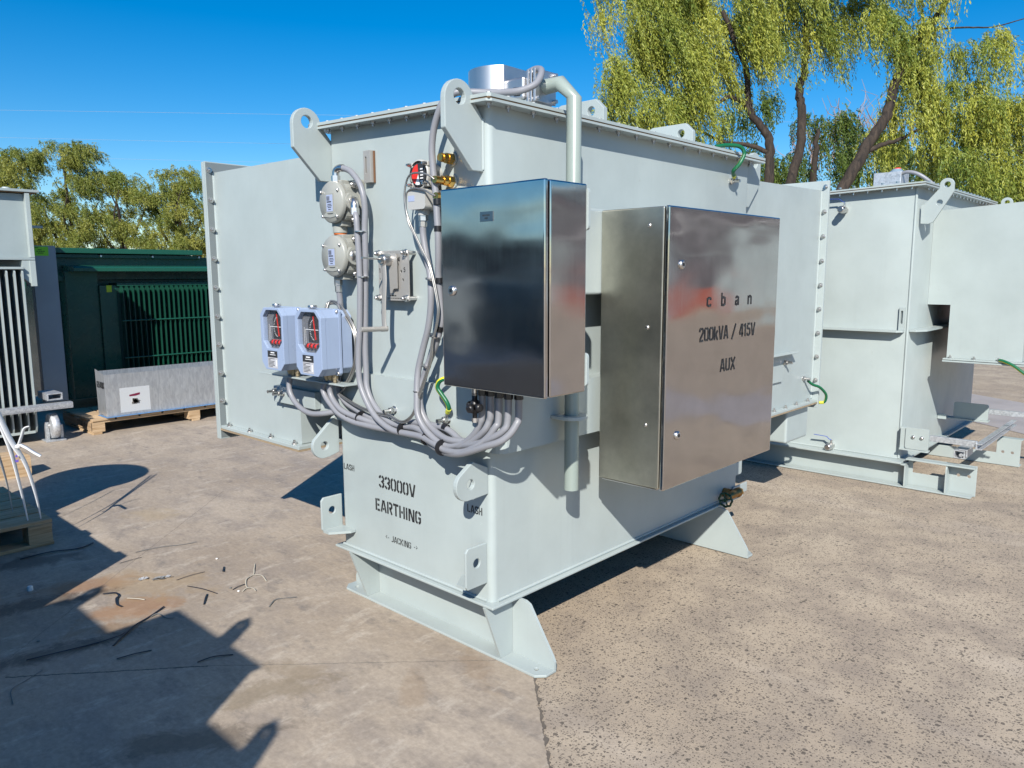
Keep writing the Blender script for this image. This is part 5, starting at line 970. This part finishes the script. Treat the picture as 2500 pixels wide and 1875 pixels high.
W3=[(-3.51,15.61,6.28,.42,.6),(-3.06,16.13,6.85,.5,.45),(-2.53,16.44,5.85,.95,.55),(-2.01,17.03,6.3,.6,.36),(-2.96,15.89,5.09,.77,.55),(-2.01,16.76,5.0,.94,.62),(-2.56,16.08,4.15,.94,.5),(-1.55,17.01,4.06,.51,.6),(-1.54,17.27,5.33,.51,.62),(-3.22,15.54,4.5,.45,.45),(-3.33,16.05,7.64,.6,.5),(-1.36,17.06,3.38,.51,.43),(-1.94,16.55,3.55,.51,.34),(-3.75,15.5,7.0,.45,.5),(-.9,17.6,5.6,.8,.8),(-.8,17.6,4.3,.8,.7),(-1.2,17.2,3.0,.8,.5),(-2.3,16.3,3.2,.9,.5),(-1.9,16.9,4.6,.9,.6),(-2.9,16.0,5.6,.6,.5)]
DR=(.28,.20,0)
tree('willow_tree','willow with a forked trunk whose bright crown hangs nearest the relief device',(-5.6,14.5,0),[([(-5.55,14.5,0),(-5.6,14.5,2),(-5.61,14.5,3.55),(-5.65,14.61,4.32),(-5.77,14.58,4.75),(-6.03,14.42,5.18),(-6.13,14.4,5.57),(-6.25,14.43,6.25),(-6.7,14.2,7.4)],  .13,.05),([(-6.03,14.42,5.2),(-6.2,14.3,5.42),(-6.45,14.1,5.53),(-6.7,13.9,5.42),(-7.2,13.6,5.9)],.07,.02),([(-5.65,14.6,4.3),(-6.1,14.4,4.5),(-6.6,14.2,4.6),(-7.1,14,4.9)],.06,.02)],W1,110,WL,(.5,1.25),58,DR,(.088,.019),WG)
tree('willow_tree','willow with an upright trunk standing between the forked and the leaning ones',(-5.2,15.0,0),[([(-5.4,14.7,0),(-5.3,14.8,2.5),(-5.26,14.82,3.55),(-5.17,15.08,4.4),(-5.24,15.19,5.3),(-5.31,15.2,5.73),(-5.26,15.34,6.16),(-5.3,15.42,7.4)],.125,.07)],W2,100,WL,(.5,1.1),58,DR,(.088,.019),WG)
tree('willow_tree','willow with a leaning trunk and a thin bare branch reaching sideways',(-4.6,14.0,0),[([(-4.9,13.8,0),(-4.4,14.2,2.2),(-4.04,14.53,3.27),(-3.73,15.01,4.24),(-3.49,15.35,4.88),(-3.39,15.61,5.69),(-3.22,15.91,6.41),(-2.98,16.19,6.73),(-2.74,16.53,7.4)],.15,.06),([(-2.98,16.19,6.69),(-2.47,16.66,6.72),(-2.03,17.08,6.73),(-1.56,17.55,6.9)],.022,.01),([(-3.39,15.6,5.65),(-3.15,15.89,5.97),(-2.78,16.27,6.13)],.05,.02),([(-3.72,15,4.16),(-3.44,15.29,4.32),(-3.15,15.58,4.46),(-2.6,16,4.9)],.06,.02),([(-1.9,16.6,4.9),(-1.75,16.75,4.5),(-1.6,16.9,4.3),(-1.3,17.1,4.1)],.035,.015)],W3,95,WL,(.4,.95),58,(.12,.1,0),(.088,.019),WG)
BK=[(-10.97,24,7.05,1.0,1.2),(-9.05,25.77,6.6,1.3,.7),(-9.13,25.42,5.3,1.9,.85),(-7.46,27.03,5.6,1.3,1.1),(-10.16,24.4,5.0,1.3,.87),(-5.68,28.52,4.8,1.6,.87),(-11.45,23.24,5.2,.87,.87),(-8.22,26.57,6.7,.8,.6),(-4.2,29,4.6,1.3,.9),(-9,25.5,3.6,2.2,.8),(-6.3,28,3.6,2,.8)]
tree('broadleaf_tree','dark green tree seen between the willow trunks',(-9,25.5,0),[([(-9,25.5,0),(-9.1,25.5,3),(-9.0,25.4,5.5),(-9,25.6,6.6)],.2,.06)],BK[:6]+[BK[6],BK[9]],48,WD,(.5,1.0),30,(.1,.08,0),(.11,.036),'background trees')
tree('broadleaf_tree','dark green tree behind the leaning willow trunk',(-6,28.2,0),[([(-6,28.2,0),(-6,28.3,3),(-5.8,28.4,5.5)],.2,.06)],[BK[3],BK[5],BK[7],BK[8],BK[10]],48,WD,(.5,1.0),30,(.1,.08,0),(.11,.036),'background trees')
# bare pinkish twigs beyond
tw=MB()
for k in range(150):
    p=Vector((RNG.uniform(-11,-6.8),RNG.uniform(27,31),RNG.uniform(5.5,7.2))); P=[p]
    for j in range(4): p=p+Vector((RNG.normal()*.18,RNG.normal()*.18,RNG.uniform(.12,.45))); P.append(p)
    tw.tube(P,[.022,.017,.013,.010,.006],4,False,False)
bt=thing('bare_tree','bare pinkish twiggy tree seen in the gap between the willow trunks','tree',(-8.8,29,0)); o=tw.build('crown',TWIG,bt); o.location=(8.8,-29,0)
m=MB(); m.tube([(-8.8,29,0),(-8.8,29,3),(-8.7,29,6)],[.16,.12,.05],8); o=m.build('trunk',BARK,bt); o.location=(8.8,-29,0)
LF=[(-32.93,7.36,5.69,1.29,.72),(-32.16,8.19,6.25,1.13,.5),(-33.07,7.04,4.74,.97,.8),(-31.31,8.93,6.0,.8,.65),(-31.32,8.7,4.89,1.0,.6),(-32.17,7.72,3.94,1.29,.72),(-30.65,9.4,5.2,.97,.5),(-30.05,9.94,5.12,.72,.5),(-29.62,10.18,4.32,.97,.6),(-30.5,9.23,3.69,1.45,.6),(-31.63,8.08,3.14,1.29,.64),(-29.07,10.77,4.72,.48,.6),(-28.52,11.37,5.11,.88,.66),(-27.9,11.87,4.71,.8,.7),(-28.39,11.22,3.76,1.13,.7),(-29.4,10.17,3.21,1.13,.56),(-27.41,12.05,3.28,.97,.8),(-26.93,12.71,4.39,.97,.8),(-26.36,13.05,3.43,.97,.8),(-34.06,6.21,5.22,1.13,.97),(-34.16,5.84,3.79,1.13,.97),(-32.93,6.88,3.31,1.13,.8),(-31.0,8.6,2.6,1.6,.7),(-28.6,10.9,2.6,1.6,.7)]
LGp='feathery trees along the yard boundary'
def ltree(label,base,idx,top):
    bx,by=base; tree('feathery_tree',label,(bx,by,0),[([(bx,by,0),(bx+.1,by,1.8),(bx-.1,by+.1,3.2),(bx+.2,by-.1,top)],.16,.03),([(bx,by,2.2),(bx-.6,by-.4,3.3),(bx-1.0,by-.6,4.4)],.08,.02),([(bx,by,2.4),(bx+.6,by+.4,3.4),(bx+.9,by+.8,4.5)],.08,.02),([(bx-.1,by,3.2),(bx-.5,by+.2,4.2),(bx-.7,by-.2,5.4)],.05,.015),([(bx-.1,by,3.0),(bx+.4,by-.3,3.9),(bx+.8,by-.2,4.9)],.05,.015)],[LF[i] for i in idx],150,AL,(.35,.9),44,(.15,.1,0),(.08,.025),LGp,.35,.7)
ltree('tallest feathery tree, above the grey finned transformer',(-33.3,6.9),(0,2,5,19,20,21),5.6)
ltree('feathery tree with a high thin top beside the tallest one',(-31.6,8.4),(1,3,4,10,22),5.8)
ltree('lower feathery tree above the middle of the green transformer',(-30.1,9.7),(6,7,8,9,15),4.9)
ltree('feathery tree beside the bolted flange of the main transformer cable box',(-28.3,11.3),(11,12,13,14,23),4.9)
ltree('feathery tree mostly hidden behind the main transformer cable box',(-26.8,12.6),(16,17,18),4.4)
